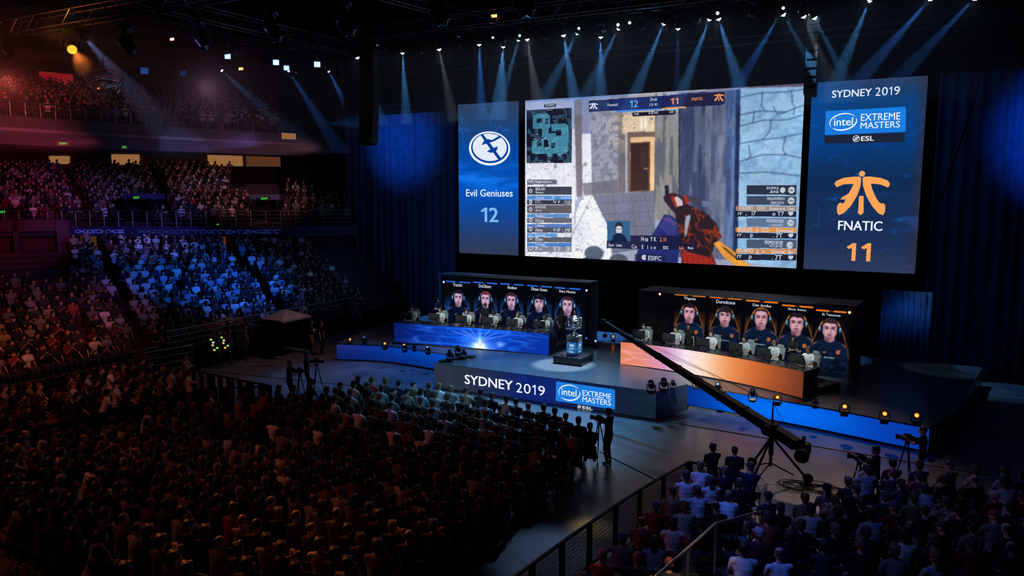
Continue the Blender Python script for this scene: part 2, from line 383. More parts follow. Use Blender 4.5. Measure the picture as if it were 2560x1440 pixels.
# ------------------------------------------------------------------ room shell
struct(MB().box((-30, 25, -0.25), (130, 100, 0.5)).obj('floor', FLOOR_M))
g = MB()
for a, b in (((1650, 1052), (2480, 1190)), ((880, 965), (300, 905)), ((1500, 1130), (1640, 1200)), ((440, 920), (690, 915))):
    p, q = onz(*a, 0), onz(*b, 0); g.tube((p[0], p[1], 0.006), (q[0], q[1], 0.006), 0.02, 5)
struct(g.obj('floor_cable_channel', BLACK))
struct(MB().box((-30, 25, 21.5), (130, 100, 0.4)).obj('ceiling', CEIL))
g = MB(); nfold = 160
vs = []; x0, x1 = -42.0, 14.0
for i in range(nfold + 1):
    x = x0 + (x1 - x0) * i / nfold; y = 41.75 + 0.10 * math.sin(i * 1.9) + 0.05 * math.sin(i * 0.7)
    vs += [(x, y, 0), (x, y, 20.9), (x, y + .25, 20.9), (x, y + .25, 0)]
fs = []
for i in range(nfold):
    for k in range(4): fs.append((4 * i + k, 4 * i + 4 + k, 4 * i + 4 + (k + 1) % 4, 4 * i + (k + 1) % 4))
g.add(vs, fs); struct(g.obj('wall_back', DRAPE, smooth=False))
struct(MB().box((-78, 25, 10), (0.5, 100, 24)).obj('wall_left', CEIL))
def curtain(x0, x1, y, z0, z1, label, amp=0.11, period=0.55):
    g = MB(); n = int((x1 - x0) / 0.07); vs = []
    for j in range(9):
        z = z0 + (z1 - z0) * j / 8
        for i in range(n + 1):
            x = x0 + (x1 - x0) * i / n; ph = x / period * 6.283
            yy = y + amp * math.sin(ph + 0.5 * math.sin(x * 1.7)) * (0.75 + .25 * math.sin(x * 2.1 + j * .3)) + 0.05 * math.sin(ph * .37)
            vs.append((x, yy, z))
    m = n + 1
    bk = len(vs); vs2 = [(a, b + 0.03, c) for a, b, c in vs]
    fs = []
    for j in range(8):
        for i in range(n):
            q = (j * m + i, j * m + i + 1, (j + 1) * m + i + 1, (j + 1) * m + i); fs.append(q); fs.append(tuple(bk + k for k in q[::-1]))
    g.add(vs + vs2, fs); o = g.obj('stage_curtain', CURT, smooth=True); return tag(o, label, 'curtain')
curtain(-35.6, -26.6, 41.3, 0.02, 13.35, 'tall blue pleated drape left of the screens beside the seating')
curtain(-0.20, 9.0, 41.3, 0.02, 13.75, 'tall blue pleated drape at the right of the screens')
g = MB().mat(0)
vs = []; n = 36
for i in range(n + 1):
    x = -1.9 + 2.0 * i / n; vs += [(x, 38.3 + 0.06 * math.sin(i * 1.4), 0.852), (x, 38.3 + 0.06 * math.sin(i * 1.4), 4.0), (x, 38.4, 4.0), (x, 38.4, 0.852)]
g.add(vs, [(4 * i + k, 4 * i + 4 + k, 4 * i + 4 + (k + 1) % 4, 4 * i + (k + 1) % 4) for i in range(n) for k in range(4)])
tag(g.obj('stage_curtain', CURT, smooth=True), 'short blue drape panel behind the orange-themed booth', 'curtain')
# ------------------------------------------------------------------ stage deck with its LED fascias
def arc(pts, k=8): return spline(pts, k, closed=False)
FL = arc([(-25.9, 29.1), (-24.5, 29.62), (-22.9, 29.88), (-21.4, 29.80), (-18.7, 29.5)])
FR = arc([(-8.15, 29.38), (-6.1, 29.12), (-3.87, 28.72), (-1.85, 28.25), (0.25, 27.72)])
deck = thing('stage', 'black stage with blue glowing front edge and projecting centre platform', 'stage', (0, 0, 0))
poly = FL + [(-18.7, 29.5), (-8.15, 29.38)] + FR + [(1.0, 30.0), (2.2, 38.5), (-27.0, 38.5), (-26.6, 31.0)]
MB().prism(poly, 0.0, 0.85).obj('deck', DECK_M, deck)
THR = [(-18.65, 27.11), (-8.70, 27.11), (-7.98, 28.75), (-8.9, 30.35), (-12.2, 30.85), (-15.2, 30.85), (-18.9, 30.15)]
MB().prism(THR, 0.0, 1.05).obj('centre_platform', DECK_M, deck)
def strip_pic(pts, z0, z1, ny, paint, name, parent, matname, gain=1.0, out=0.02, sample=True):
    """an LED strip that follows a bent line of floor points"""
    P = np.array(pts); L = np.concatenate([[0], np.cumsum(np.hypot(*np.diff(P, axis=0).T))])
    nx = max(int(L[-1] / (z1 - z0) * ny * .8), 8); pc = Pic(L[-1], z1 - z0, nx, ny); paint(pc)
    T = np.gradient(P, axis=0); T /= np.hypot(*T.T)[:, None]; N = np.stack([T[:, 1], -T[:, 0]], 1)
    def place(X, Y):
        return np.stack([np.interp(X, L, P[:, 0] + N[:, 0] * out), np.interp(X, L, P[:, 1] + N[:, 1] * out), z0 + Y], 1)
    return link(name, pc.mesh(name, place, gain, matname, sample), parent)
def pl_fl(p):
    t = p.X / p.W; p.a[:] = np.array((14, 38, 120)) * (1 - t[..., None]) + np.array((0, 82, 205)) * t[..., None]
    p.blend(np.clip(1 - t * 3.2, 0, 1) * np.clip(p.Y / p.H, 0, 1), (60, 44, 120), .55); p.blend(np.clip((t - .9) * 10, 0, 1), (0, 60, 150), .5)
    p.blend(np.clip(1 - p.Y / p.H * 1.2, 0, 1), (4, 18, 70), .45)
def pl_fr(p):
    t = p.X / p.W; p.a[:] = np.array((4, 52, 160)); p.glow(p.W * .42, p.H * .55, p.W * .42, p.H * 1.3, (0, 58, 84), 1.2)
    p.blend(np.clip((t - .72) * 3, 0, 1), (8, 56, 165), .8); p.blend(np.clip(1 - t * 5, 0, 1), (4, 36, 110), .6)
strip_pic(FL, 0.06, 0.80, 14, pl_fl, 'fascia_screen', deck, 'led_fascia')
strip_pic(FR, 0.06, 0.80, 14, pl_fr, 'fascia_screen', deck, 'led_fascia')
# front of the centre platform
PF = Plane((-18.65, 27.08, 0.0), (1, 0, 0))
pc = Pic(9.95, 1.03, 330, 36); t = pc.X / pc.W
pc.a[:] = np.array((40, 48, 66)); pc.blend(np.clip((t - .18) * 4, 0, 1) * np.clip((.80 - t) * 14, 0, 1), (12, 32, 110), .85)
pc.blend(np.clip((t - .42) * 5, 0, 1) * np.clip((.60 - t) * 9, 0, 1), (8, 30, 130), .5)
pc.blend(np.clip((t - .58) * 10, 0, 1), (14, 26, 58), .8); pc.blend(np.clip((t - .84) * 9, 0, 1), (18, 34, 48), 1)
pc.addl(fbm(36, 330, (14, 3), 3) - .5, (14, 18, 30))
link('front_screen', pc.mesh('front_screen', plane_place(PF, 0, 0.01), 1.0, 'led_platform', True), deck)
WHITE_L = edge_lamp('led_white', (238, 244, 255)); BADGE_L = edge_lamp('led_badge_blue', (28, 124, 222)); GREY_L = edge_lamp('led_soft_white', (214, 222, 238))
def event_badge(k, q):
    """sponsor badge: blue rounded plate, oval ring word mark, two text lines, round emblem with three letters"""
    pl, par = q['pl'], q['par']
    put = lambda m, name, mm: m.obj(name, mm, par)
    c = [pl.px(*p) for p in q['plate']]; P = []
    cx = np.mean([p[0] for p in c]); cy = np.mean([p[1] for p in c])
    a0, a1 = c[0][0], c[1][0]; r = (a1 - a0) * .02
    (xl, yt), (xr, yt2), (xr2, yb2), (xl2, yb) = c
    rr = r
    cor = [((xl, yt), (1, -1)), ((xr, yt2), (-1, -1)), ((xr2, yb2), (-1, 1)), ((xl2, yb), (1, 1))]
    ang = [(90, 180), (0, 90), (-90, 0), (180, 270)]
    order = [0, 3, 2, 1]
    for i in order:
        (x, y), (sx, sy) = cor[i]; a, b = ang[i]
        for j in range(6):
            th = R(a + (b - a) * j / 5); P.append((x + sx * rr + rr * math.cos(th), y + sy * rr + rr * math.sin(th)))
    m = MB(); put_poly(m, pl, P, 0.02, False); put(m, 'badge_plate', BADGE_L)
    m = MB(); rc = pl.px(*q['ring']); w_, h_ = q['rs']
    for a, b, th0 in ((28, 205, 1.0), (215, 372, 1.35)):
        n = 40; vs = []
        for i in range(n + 1):
            s = i / n; an = R(a + (b - a) * s); tk = .045 * w_ * th0 * (math.sin(math.pi * s) ** .6 * .9 + .12)
            for rr2 in (-tk, tk):
                x = (w_ + rr2) * math.cos(an); y = (h_ + rr2) * math.sin(an); ct, st = math.cos(R(7)), math.sin(R(7))
                vs.append(pl.at(rc[0] + x * ct - y * st, rc[1] + x * st + y * ct, 0.035))
        m.add(vs, [(2 * i, 2 * i + 1, 2 * i + 3, 2 * i + 2) for i in range(n)])
    put_text(m, pl, 'intel', *q['t0'], d=.035, bold=.012)
    put_text(m, pl, 'EXTREME', *q['t1'], d=.035, bold=.006); put_text(m, pl, 'MASTERS', *q['t2'], d=.035, bold=.006)
    e = pl.px(*q['ec']); er = q['er']; put_text(m, pl, 'ESL', *q['t3'], d=.035, bold=.035)
    put_ring(m, pl, e, (er * .82, er * .82), (er, er), 0, 360, 24, .035)
    for s in (-.45, 0, .45):
        x = e[0] + s * er * .8; dx = er * .42
        put_poly(m, pl, [(x - dx - er * .1, e[1] - er * .55), (x - dx + er * .12, e[1] - er * .55), (x + dx + er * .1, e[1] + er * .55), (x + dx - er * .12, e[1] + er * .55)], .035, False)
    put(m, 'badge_lettering', WHITE_L)
m = MB(); put_text(m, PF, 'SYDNEY', 1163, 959, 1282, 952, bold=.024); put_text(m, PF, '2019', 1291, 980, 1363, 965.5, bold=-.012)
m.obj('platform_lettering', WHITE_L, deck)
event_badge(1, dict(pl=PF, par=deck, plate=[(1390.5, 952.7), (1537.8, 973.4), (1537.8, 1023.4), (1390, 1001.8)], ring=(1424, 981.2), rs=(0.46, 0.305),
    t0=(1405, 986.5, 1442, 974.5), t1=(1457.2, 988.5, 1528.9, 984.2), t2=(1457, 1004.2, 1528, 1000.4), ec=(1449, 1016.4), er=.078, t3=(1457, 1020.6, 1482, 1017.6)))
# raised floor the players sit on
DL = arc([(-23.43, 30.55), (-21.9, 30.85), (-20.39, 31.06), (-17.9, 31.38), (-15.30, 31.55)])
DR = arc([(-11.74, 31.40), (-10.3, 31.36), (-8.5, 31.08), (-6.6, 30.55), (-5.1, 29.95), (-3.87, 29.32)])
def offs(pts, d):
    P = np.array(pts); T = np.gradient(P, axis=0); T /= np.hypot(*T.T)[:, None]; N = np.stack([-T[:, 1], T[:, 0]], 1); return [tuple(q) for q in P + N * d]
for D, nm in ((DL, 'left'), (DR, 'right')):
    MB().prism(offs(D, .15)[:] + offs(D, 2.3)[::-1], 0.851, 1.15).obj('player_riser', BLACK, deck)
# ------------------------------------------------------------------ the three hung LED screens
YS = 41.0; ZB, ZT = 4.53, 13.67
def screen_body(name, x0, x1, label):
    t = thing(name, label, 'screen', ((x0 + x1) / 2, YS, ZB)); w = x1 - x0; h = ZT - ZB
    MB().rbox((0, 0.16, h / 2), (w + .06, .28, h + .06), .03).obj('housing', BLACK, t)
    for s in (-.42, .42): MB().tube((w * s, .16, h), (w * s, .16, 21.35 - ZB), .03, 6).obj('suspension_cable', BLACK, t)
    return t, Plane((x0, YS, ZB), (1, 0, 0))
def loc_parent(o, t):  # world-built mesh under an Empty
    o.parent = t; o.matrix_parent_inverse = Matrix.Translation(-Vector(t.location)); return o
PANEL = {}
def LP(m, name, mm, t):  # emblems and lettering are pieces of the lit panel
    o = m.obj(name, mm); o.parent = PANEL[t.name]; return o
def led(pc, pl, mn, t, gain=1.0):
    o = loc_parent(link('led_panel', pc.mesh('led_panel', plane_place(pl, 0, 0, 0), gain, mn, True)), t); PANEL[t.name] = o
# --- left panel
xl0, xl1 = -26.20, -21.97
tL, PL = screen_body('scoreboard_screen', xl0, xl1, 'tall blue LED screen with a white oval emblem and score twelve')
pc = Pic(xl1 - xl0, ZT - ZB, 110, 230); v = pc.Y / pc.H
c0 = np.stack([np.interp(v, [0, .12, .3, .45, .7, .88, 1], k) for k in ((48, 38, 14, 2, 8, 32, 44), (58, 62, 72, 84, 70, 66, 64), (84, 110, 160, 190, 155, 112, 98))], -1)
pc.a = c0; n1 = fbm(230, 110, (3, 9), 5); n2 = fbm(230, 110, (2, 22), 9)
pc.addl(np.clip(1 - np.abs(n1 - .5) * 60, 0, 1) * np.clip((v - .66) * 6, 0, 1) * .8, (6, 40, 80))
pc.addl(np.clip(n2 - .5, 0, 1) * np.exp(-((v - .5) / .12) ** 2), (60, 120, 190))
pc.rect(0, pc.H * .505, pc.W, pc.H * .509, (50, 110, 190), .5)
led(pc, PL, 'led_side', tL)
def c5(x, y): return (1120 + x / 3.43, 240 + y / 3.43)
def ellpx(cx, cy, rx, ry, tilt, n=56):
    return [c5(cx + rx * math.cos(a) * math.cos(tilt) - ry * math.sin(a) * math.sin(tilt), cy + rx * math.cos(a) * math.sin(tilt) + ry * math.sin(a) * math.cos(tilt)) for a in [2 * math.pi * i / n for i in range(n)]][::-1]
EMB_B = edge_lamp('led_emblem_blue', (10, 62, 150)); EMB_W = edge_lamp('led_emblem_white', (226, 234, 248))
m = MB(); put_poly(m, PL, ellpx(358, 450, 177, 146, R(4)), .02); LP(m, 'emblem_ring', WHITE_L, tL)
m = MB(); put_poly(m, PL, ellpx(360, 446, 160, 130, R(4)), .03); LP(m, 'emblem_groove', EMB_B, tL)
m = MB(); put_poly(m, PL, ellpx(360, 440, 146, 118, R(4)), .04); LP(m, 'emblem_disc', EMB_W, tL)
m = MB()
for pts in ([(283, 336), (302, 326), (352, 388), (460, 535), (440, 552), (330, 405)], [(291, 421), (312, 385), (345, 369), (380, 378), (446, 340), (458, 356), (395, 390), (352, 404)], [(337, 477), (365, 457), (430, 432), (427, 458), (410, 478), (372, 488)]):
    put_poly(m, PL, [c5(*p) for p in pts][::-1], .05)
LP(m, 'emblem_stroke', EMB_B, tL)
m = MB(); put_text(m, PL, 'Evil Geniuses', 1165.8, 491, 1282, 473.5, bold=.014); LP(m, 'team_lettering', WHITE_L, tL)
m = MB(); put_text(m, PL, '12', 1203, 554, 1245.4, 519.5, bold=.03); LP(m, 'score_lettering', edge_lamp('led_pale_blue', (122, 186, 244)), tL)
# --- right panel
xr0, xr1 = -5.68, -0.68
tR, PR = screen_body('scoreboard_screen', xr0, xr1, 'tall blue LED screen with an orange emblem and score eleven')
pc = Pic(xr1 - xr0, ZT - ZB, 140, 260); v = pc.Y / pc.H; u = pc.X / pc.W
c0 = np.stack([np.interp(v, [0, .2, .5, .7, .9, 1], k) for k in ((46, 26, 16, 10, 14, 44), (58, 46, 44, 62, 64, 62), (92, 84, 84, 128, 120, 96))], -1)
pc.a = c0; pc.blend(np.clip(1 - u * 2.2, 0, 1) * np.clip((v - .55) * 4, 0, 1), (4, 74, 160), .6); pc.blend(np.clip((u - .9) * 10, 0, 1), (50, 44, 60), .7)
n1 = fbm(260, 140, (4, 6), 21); n2 = fbm(260, 140, (3, 18), 31)
pc.addl(np.clip(1 - np.abs(n1 - .5) * 70, 0, 1) * np.clip(1 - np.abs(v - .45) * 1.7, 0, 1) * np.clip(n2 * 3 - 1.2, 0, 1), (6, 50, 100))
pc.addl(np.clip(n2 - .46, 0, 1) * np.exp(-((v - .34) / .09) ** 2) * np.clip(u * 1.4 - .2, 0, 1), (60, 170, 420))
led(pc, PR, 'led_side', tR)
def c8(x, y): return (1980 + x / 2.717, 170 + y / 2.717)
m = MB(); put_text(m, PR, 'SYDNEY', 2080.1, 244.7, 2179.9, 221, bold=.02); put_text(m, PR, '2019', 2188, 240, 2250.5, 215.5, bold=-.008); LP(m, 'title_lettering', WHITE_L, tR)
m = MB(); put_poly(m, PR, [c8(222, 513), c8(764, 503), c8(766, 440), c8(222, 458)], .015); LP(m, 'badge_strip', edge_lamp('led_dim_navy', (28, 36, 56)), tR)  # dark navy strip of the screen picture under the badge
class Rel:  # parent shim so badge parts land under the screen's Empty
    pass
before = set(bpy.data.objects)
event_badge(2, dict(pl=PR, par=None, plate=[(2064.6, 277.8), (2265.2, 266.8), (2264, 329.4), (2061.7, 338.2)], ring=(2108, 304.7), rs=(0.60, 0.385),
    t0=(2085, 315, 2133, 293.5), t1=(2152.2, 302.5, 2251.3, 281), t2=(2151, 322, 2250.5, 302.4), ec=(2140.8, 346.7), er=.155, t3=(2153, 352.6, 2185.4, 340)))
for o in set(bpy.data.objects) - before: o.parent = PANEL[tR.name]
ORG = edge_lamp('led_orange', (252, 164, 88))
m = MB(); put_ell(m, PR, PR.px(*c8(476, 718)), (.135, .135), 28, .02)
lf = [(288, 787), (300, 768), (350, 746), (420, 738), (464, 739), (470, 752), (466, 800), (445, 862), (402, 935), (352, 985), (318, 1000), (306, 980), (306, 942), (316, 921), (332, 915), (345, 921), (352, 916), (366, 893), (328, 893), (342, 877), (384, 853), (404, 818), (420, 787), (352, 790), (304, 810)]
rt = [(480, 750), (486, 739), (530, 737), (602, 746), (652, 765), (666, 786), (662, 802), (650, 811), (600, 791), (536, 785), (545, 822), (570, 880), (594, 914), (610, 922), (624, 919), (634, 936), (632, 976), (618, 1000), (588, 988), (545, 940), (505, 870), (482, 800)]
st = [(455, 874), (462, 869), (487, 869), (486, 984), (465, 1000), (447, 984), (452, 940)]
for q in (lf, rt, st): put_poly(m, PR, [c8(*p) for p in q][::-1], .02)
LP(m, 'emblem', ORG, tR)
m = MB(); put_text(m, PR, 'FNATIC', 2095.2, 574.8, 2206.3, 553.5, bold=.02); LP(m, 'team_lettering', WHITE_L, tR)
m = MB(); put_text(m, PR, '1', 2117, 650.7, 2139, 608.5, bold=.04); put_text(m, PR, '1', 2153, 652, 2176.2, 609, bold=.04); LP(m, 'score_lettering', ORG, tR)
# --- centre screen showing a first-person game view of a stone lane
xm0, xm1 = -21.53, -6.02
tM, PM = screen_body('main_screen', xm0, xm1, 'large central LED screen showing a game view of a stone doorway')
NX, NY = 600, 352; pc = Pic(xm1 - xm0, ZT - ZB, NX, NY, (150, 158, 182))
def K(x, y): return PM.px(1300 + x / 3.0, 200 + y / 3.0)
def KP(pts): return [K(*p) for p in pts]
def kr(x0, y0, x1, y1, c, a=1.0): (a0, b0), (a1, b1) = K(x0, y0), K(x1, y1); pc.rect(a0, b1, a1, b0, c, a)
def kp(pts, c, a=1.0): pc.poly(KP(pts), c, a)
def kl(p, q, wd, c, a=1.0): pc.line(K(*p), K(*q), wd, c, a, .6)
def ke(x, y, rx, ry, c, a=1.0, soft=.12): u_, v_ = K(x, y); pc.ell(u_, v_, rx * .00718, ry * .00718, c, a, soft)
nz = fbm(NY, NX, (14, 9), 40, 5); nf = fbm(NY, NX, (60, 36), 50, 4); ns = fbm(NY, NX, (70, 5), 60, 4)
kp([(40, 165), (430, 140), (430, 900), (40, 880)], (206, 210, 228)); kp([(40, 165), (530, 130), (530, 330), (40, 480)], (112, 132, 188), .55)
kp([(40, 620), (420, 620), (400, 1340), (40, 1330)], (222, 224, 236))
kp([(525, 150), (790, 130), (780, 850), (545, 868)], (142, 146, 164)); kp([(735, 240), (790, 238), (790, 845), (738, 850)], (104, 98, 104))
kp([(768, 130), (1030, 115), (1030, 400), (772, 400)], (196, 176, 160)); kp([(768, 120), (1030, 110), (1030, 260), (772, 260)], (128, 124, 138), .7)
kp([(545, 868), (1012, 830), (1012, 1250), (700, 1300)], (104, 108, 130)); kp([(465, 880), (545, 866), (660, 1100), (690, 1345), (380, 1340), (420, 1000)], (228, 232, 246))
kp([(405, 150), (462, 145), (470, 870), (425, 876)], (116, 110, 122)); kp([(463, 405), (530, 400), (540, 866), (470, 872)], (226, 230, 246)); kp([(463, 200), (525, 190), (530, 400), (463, 405)], (134, 142, 178))
kp([(470, 775), (735, 745), (735, 850), (475, 866)], (88, 88, 102), .75)
ke(925, 320, 190, 170, (255, 226, 180), .55, 1.6); ke(925, 325, 26, 50, (255, 250, 235), 1, .8); kl((925, 270), (927, 385), .02, (110, 90, 80), .7)
kp([(806, 392), (1080, 384), (1080, 832), (806, 842)], (112, 92, 84)); kp([(826, 430), (1016, 426), (1016, 830), (826, 836)], (226, 186, 138)); kp([(828, 470), (976, 462), (974, 832), (824, 838)], (88, 60, 48)); kp([(834, 482), (962, 476), (962, 820), (830, 832)], (50, 34, 34))
kp([(900, 500), (950, 498), (950, 650), (900, 652)], (62, 42, 40)); kl((930, 664), (955, 664), .04, (210, 150, 90), .9)
pc.blend((nf > .56).astype(float) * pc.inside(KP([(525, 150), (790, 130), (780, 850), (545, 868)])), (92, 94, 112), .5)
for y in (330, 420, 505, 590, 670): kl((535, y + 6), (735, y - 4), .022, (92, 94, 112), .55)
for p, q in (((560, 930), (1005, 900)), ((600, 1010), (1005, 985)), ((640, 1110), (1000, 1090)), ((700, 860), (720, 1200)), ((830, 850), (880, 1230)), ((930, 840), (985, 1080)), ((540, 870), (470, 1010)), ((470, 1010), (380, 1180)), ((590, 1100), (640, 1100)), ((690, 1180), (700, 1330))): kl(p, q, .02, (64, 68, 88), .7)
kp([(1012, 240), (1190, 240), (1190, 1060), (1005, 1050)], (128, 126, 124)); kp([(1190, 130), (1215, 130), (1205, 1000), (1190, 1000)], (34, 40, 66)); kp([(1205, 100), (1360, 90), (1350, 1330), (1195, 1330)], (62, 72, 104)); kp([(1350, 90), (1395, 88), (1390, 1330), (1345, 1330)], (52, 60, 96)); kp([(1390, 85), (1560, 75), (1545, 1345), (1385, 1340)], (96, 104, 132)); kp([(1550, 75), (1625, 70), (1610, 1350), (1540, 1345)], (74, 100, 150)); kp([(1620, 70), (1655, 68), (1640, 1350), (1595, 1350)], (34, 48, 84))
mw = pc.inside(KP([(1012, 100), (1620, 75), (1610, 1350), (1005, 1050)])); pc.blend((ns > .55) * mw, (48, 56, 86), .45); pc.blend((ns < .4) * mw, (150, 158, 178), .3)
kp([(1655, 60), (2140, 50), (2110, 1420), (1630, 1360)], (140, 182, 218)); mb_ = pc.inside(KP([(1655, 60), (2140, 50), (2110, 1420), (1630, 1360)])); pc.blend((nf > .54) * mb_, (112, 152, 196), .55); pc.blend((nz > .58) * mb_, (170, 204, 232), .5)
for pts in ([(1650, 130), (1820, 95), (1990, 90), (2135, 70)], [(1650, 262), (1800, 232), (1990, 240), (2125, 190)], [(1648, 345), (1830, 300), (2000, 300), (2120, 262)], [(1645, 478), (1800, 450), (1960, 432), (2118, 400)], [(1640, 612), (1820, 560), (1990, 560), (2112, 585)], [(1635, 700), (1850, 690), (2110, 720)], [(1820, 95), (1810, 190), (1835, 232)], [(2035, 78), (2045, 190)], [(1900, 200), (1930, 255), (2000, 240)], [(1760, 232), (1745, 320)], [(1880, 300), (1875, 380), (1820, 448)], [(1990, 432), (1970, 520), (1995, 560)], [(1715, 490), (1730, 570), (1700, 605)], [(2060, 190), (2050, 262)]):
    for p, q in zip(pts[:-1], pts[1:]): kl(p, q, .035, (52, 74, 108), .85)
kp([(1395, 20), (2140, 10), (2140, 48), (1655, 60), (1395, 74)], (84, 74, 96)); kp([(40, 165), (810, 125), (810, 95), (40, 120)], (84, 120, 190), .6)
# the held rifle, sleeve and glove
kp([(1000, 1150), (1082, 1008), (1140, 1020), (1196, 1070), (1205, 1200), (1180, 1400), (860, 1400), (880, 1280)], (34, 40, 104)); kp([(1040, 1090), (1110, 1030), (1190, 1080), (1150, 1200)], (54, 58, 130), .8); kp([(1060, 1040), (1110, 1020), (1185, 1075), (1150, 1090)], (96, 74, 140), .6)
kp([(1086, 792), (1114, 790), (1118, 870), (1090, 872)], (26, 26, 38)); kp([(1074, 880), (1100, 850), (1160, 850), (1225, 880), (1245, 930), (1150, 990), (1085, 910)], (40, 30, 40)); kp([(1140, 885), (1180, 872), (1215, 900), (1225, 940), (1165, 955)], (196, 176, 186)); kp([(1128, 870), (1150, 862), (1180, 950), (1160, 956)], (140, 40, 40))
kp([(1150, 960), (1250, 930), (1400, 1000), (1470, 1075), (1515, 1180), (1460, 1230), (1440, 1300), (1480, 1400), (1215, 1400), (1190, 1130)], (40, 28, 36)); mg = pc.inside(KP([(1150, 960), (1250, 930), (1400, 1000), (1470, 1075), (1515, 1180), (1460, 1230), (1440, 1300), (1480, 1400), (1215, 1400), (1190, 1130)])); nr = fbm(NY, NX, (26, 16), 80, 4); pc.blend(np.clip(1 - np.abs(nr - .5) * 22, 0, 1) * mg, (196, 58, 34), .85)
kp([(1245, 868), (1280, 866), (1430, 908), (1425, 955), (1370, 950), (1250, 905)], (60, 58, 76)); kp([(1360, 905), (1430, 908), (1425, 955), (1370, 950)], (92, 104, 136)); kp([(1226, 866), (1250, 862), (1270, 930), (1240, 930)], (150, 44, 34))
kp([(1240, 1030), (1262, 1010), (1280, 1020), (1250, 1160), (1235, 1180)], (150, 158, 180)); kp([(1215, 1300), (1260, 1290), (1420, 1330), (1480, 1400), (1230, 1400)], (150, 42, 34)); 
for k in range(5): kl((1250 + 40 * k, 1310), (1262 + 40 * k, 1390), .02, (70, 20, 26), .8)
kp([(1450, 1225), (1490, 1205), (1610, 1290), (1740, 1410), (1640, 1410), (1530, 1330)], (232, 150, 58)); kp([(1500, 1240), (1545, 1262), (1640, 1345), (1620, 1350)], (70, 50, 40), .9); kl((1470, 1222), (1690, 1405), .02, (250, 190, 90), .9)
ke(555, 1300, 82, 60, (78, 92, 112)); ke(540, 1380, 110, 60, (66, 76, 96)); ke(740, 1350, 76, 48, (78, 84, 98))
g1 = fbm(NY, NX, (9, 6), 101, 5); g2_ = fbm(NY, NX, (110, 64), 103, 3); g3 = fbm(NY, NX, (46, 40), 105, 4)
pc.soften(2); pc.a = pc.a * (1.06 + .26 * (g1 - .5) + .14 * (g2_ - .5))[..., None]; wl = pc.inside(KP([(40, 620), (540, 620), (690, 1345), (40, 1345)])) + pc.inside(KP([(525, 150), (1030, 115), (1030, 400), (780, 400), (780, 850), (545, 868)]))
pc.blend((np.abs(g3 - .5) < .012) * np.clip(wl, 0, 1), (84, 88, 108), .45); pc.blend((g3 > .72) * np.clip(wl, 0, 1), (96, 92, 104), .5); pc.soften(1)
# overlays of the broadcast
NAVY = (18, 21, 42)
kp([(48, 227), (388, 207), (388, 620), (48, 625)], NAVY); rng = random.Random(3)
for x, y, w_, h_ in [(95, 270, 130, 90), (120, 255, 90, 40), (165, 340, 50, 90), (175, 400, 190, 70), (235, 330, 110, 50), (310, 340, 50, 200), (90, 455, 35, 95), (110, 500, 240, 50), (215, 430, 70, 120), (205, 545, 40, 30), (280, 540, 30, 30), (270, 470, 85, 60), (160, 440, 20, 70)]:
    kr(x, y, x + w_, y + h_, (62, 130, 158), .95)
for x, y, w_, h_ in [(125, 290, 40, 30), (270, 375, 40, 40), (180, 450, 32, 52), (235, 470, 30, 40), (190, 290, 20, 40)]: kr(x, y, x + w_, y + h_, NAVY)
mm = pc.inside(KP([(48, 227), (388, 207), (388, 620), (48, 625)])); pc.blend((nf > .56) * mm, (90, 170, 200), .35)
for k in range(46):
    x, y = rng.uniform(95, 350), rng.uniform(260, 555); kr(x, y, x + 6, y + 6, rng.choice([(220, 170, 110), (150, 210, 230), (200, 220, 235)]), .8)
kp([(180, 182), (272, 176), (272, 200), (180, 206)], (40, 44, 66)); kp([(54, 747), (276, 744), (276, 782), (54, 786)], (70, 76, 100), .8)
kp([(517, 155), (1535, 85), (1537, 178), (1500, 190), (517, 240)], (26, 34, 84)); kp([(700, 143), (1060, 118), (1060, 215), (700, 232)], (24, 52, 122), .6); kp([(1215, 108), (1535, 88), (1537, 180), (1215, 200)], (34, 26, 60), .7); kp([(720, 231), (1065, 212), (1065, 222), (720, 244)], (66, 140, 232)); kp([(1065, 210), (1245, 198), (1245, 208), (1065, 220)], (244, 170, 92)); kp([(838, 244), (1168, 226), (1166, 252), (1155, 258), (845, 274)], (20, 22, 44))
for i, (y, hh, c) in enumerate([(800, 62, (36, 40, 58)), (868, 30, (62, 130, 210)), (900, 34, (28, 34, 58)), (938, 62, (74, 70, 80)), (1004, 28, (70, 130, 200)), (1034, 38, (84, 84, 96)), (1080, 26, (70, 110, 190)), (1106, 40, (62, 66, 84)), (1150, 28, (76, 150, 222)), (1180, 38, (78, 78, 90)), (1222, 28, (52, 116, 200)), (1252, 38, (120, 124, 140))]):
    x1_ = 388 if i not in (4, 8) else 370 if i == 4 else 280
    kp([(54, y), (x1_, y - 1), (x1_, y + hh), (54, y + hh - 1)], c, .9)
for y in (832, 914, 970, 1050, 1118, 1182, 1262): ke(80, y, 15, 17, (206, 212, 226)); ke(80, y, 8, 8, (60, 64, 84))
for y, hh, c in [(790, 72, (34, 40, 58)), (870, 70, (58, 66, 88)), (948, 34, (176, 132, 104)), (985, 42, (24, 28, 48)), (1038, 66, (96, 116, 146)), (1108, 36, (240, 150, 66)), (1148, 42, (26, 28, 46)), (1198, 66, (70, 84, 108)), (1268, 36, (222, 142, 78)), (1308, 46, (24, 26, 44))]:
    x0_ = 1700 if hh > 60 else 1618
    kp([(x0_, y - 2), (2075, y), (2072, y + hh), (x0_, y + hh - 4)], c, .92)
for y in (826, 905, 1072, 1238): ke(2036 - (y - 826) * .03, y, 22, 24, (196, 206, 214)); kr(2022, y - 3, 2050, y + 4, (50, 60, 80), .9)
ke(1970, 826, 18, 20, (200, 208, 220)); 
for y in (1003, 1167, 1332): kp([(2012, y - 14), (2050, y - 14), (2046, y + 6), (2030, y + 16), (2014, y + 4)], (206, 212, 224))
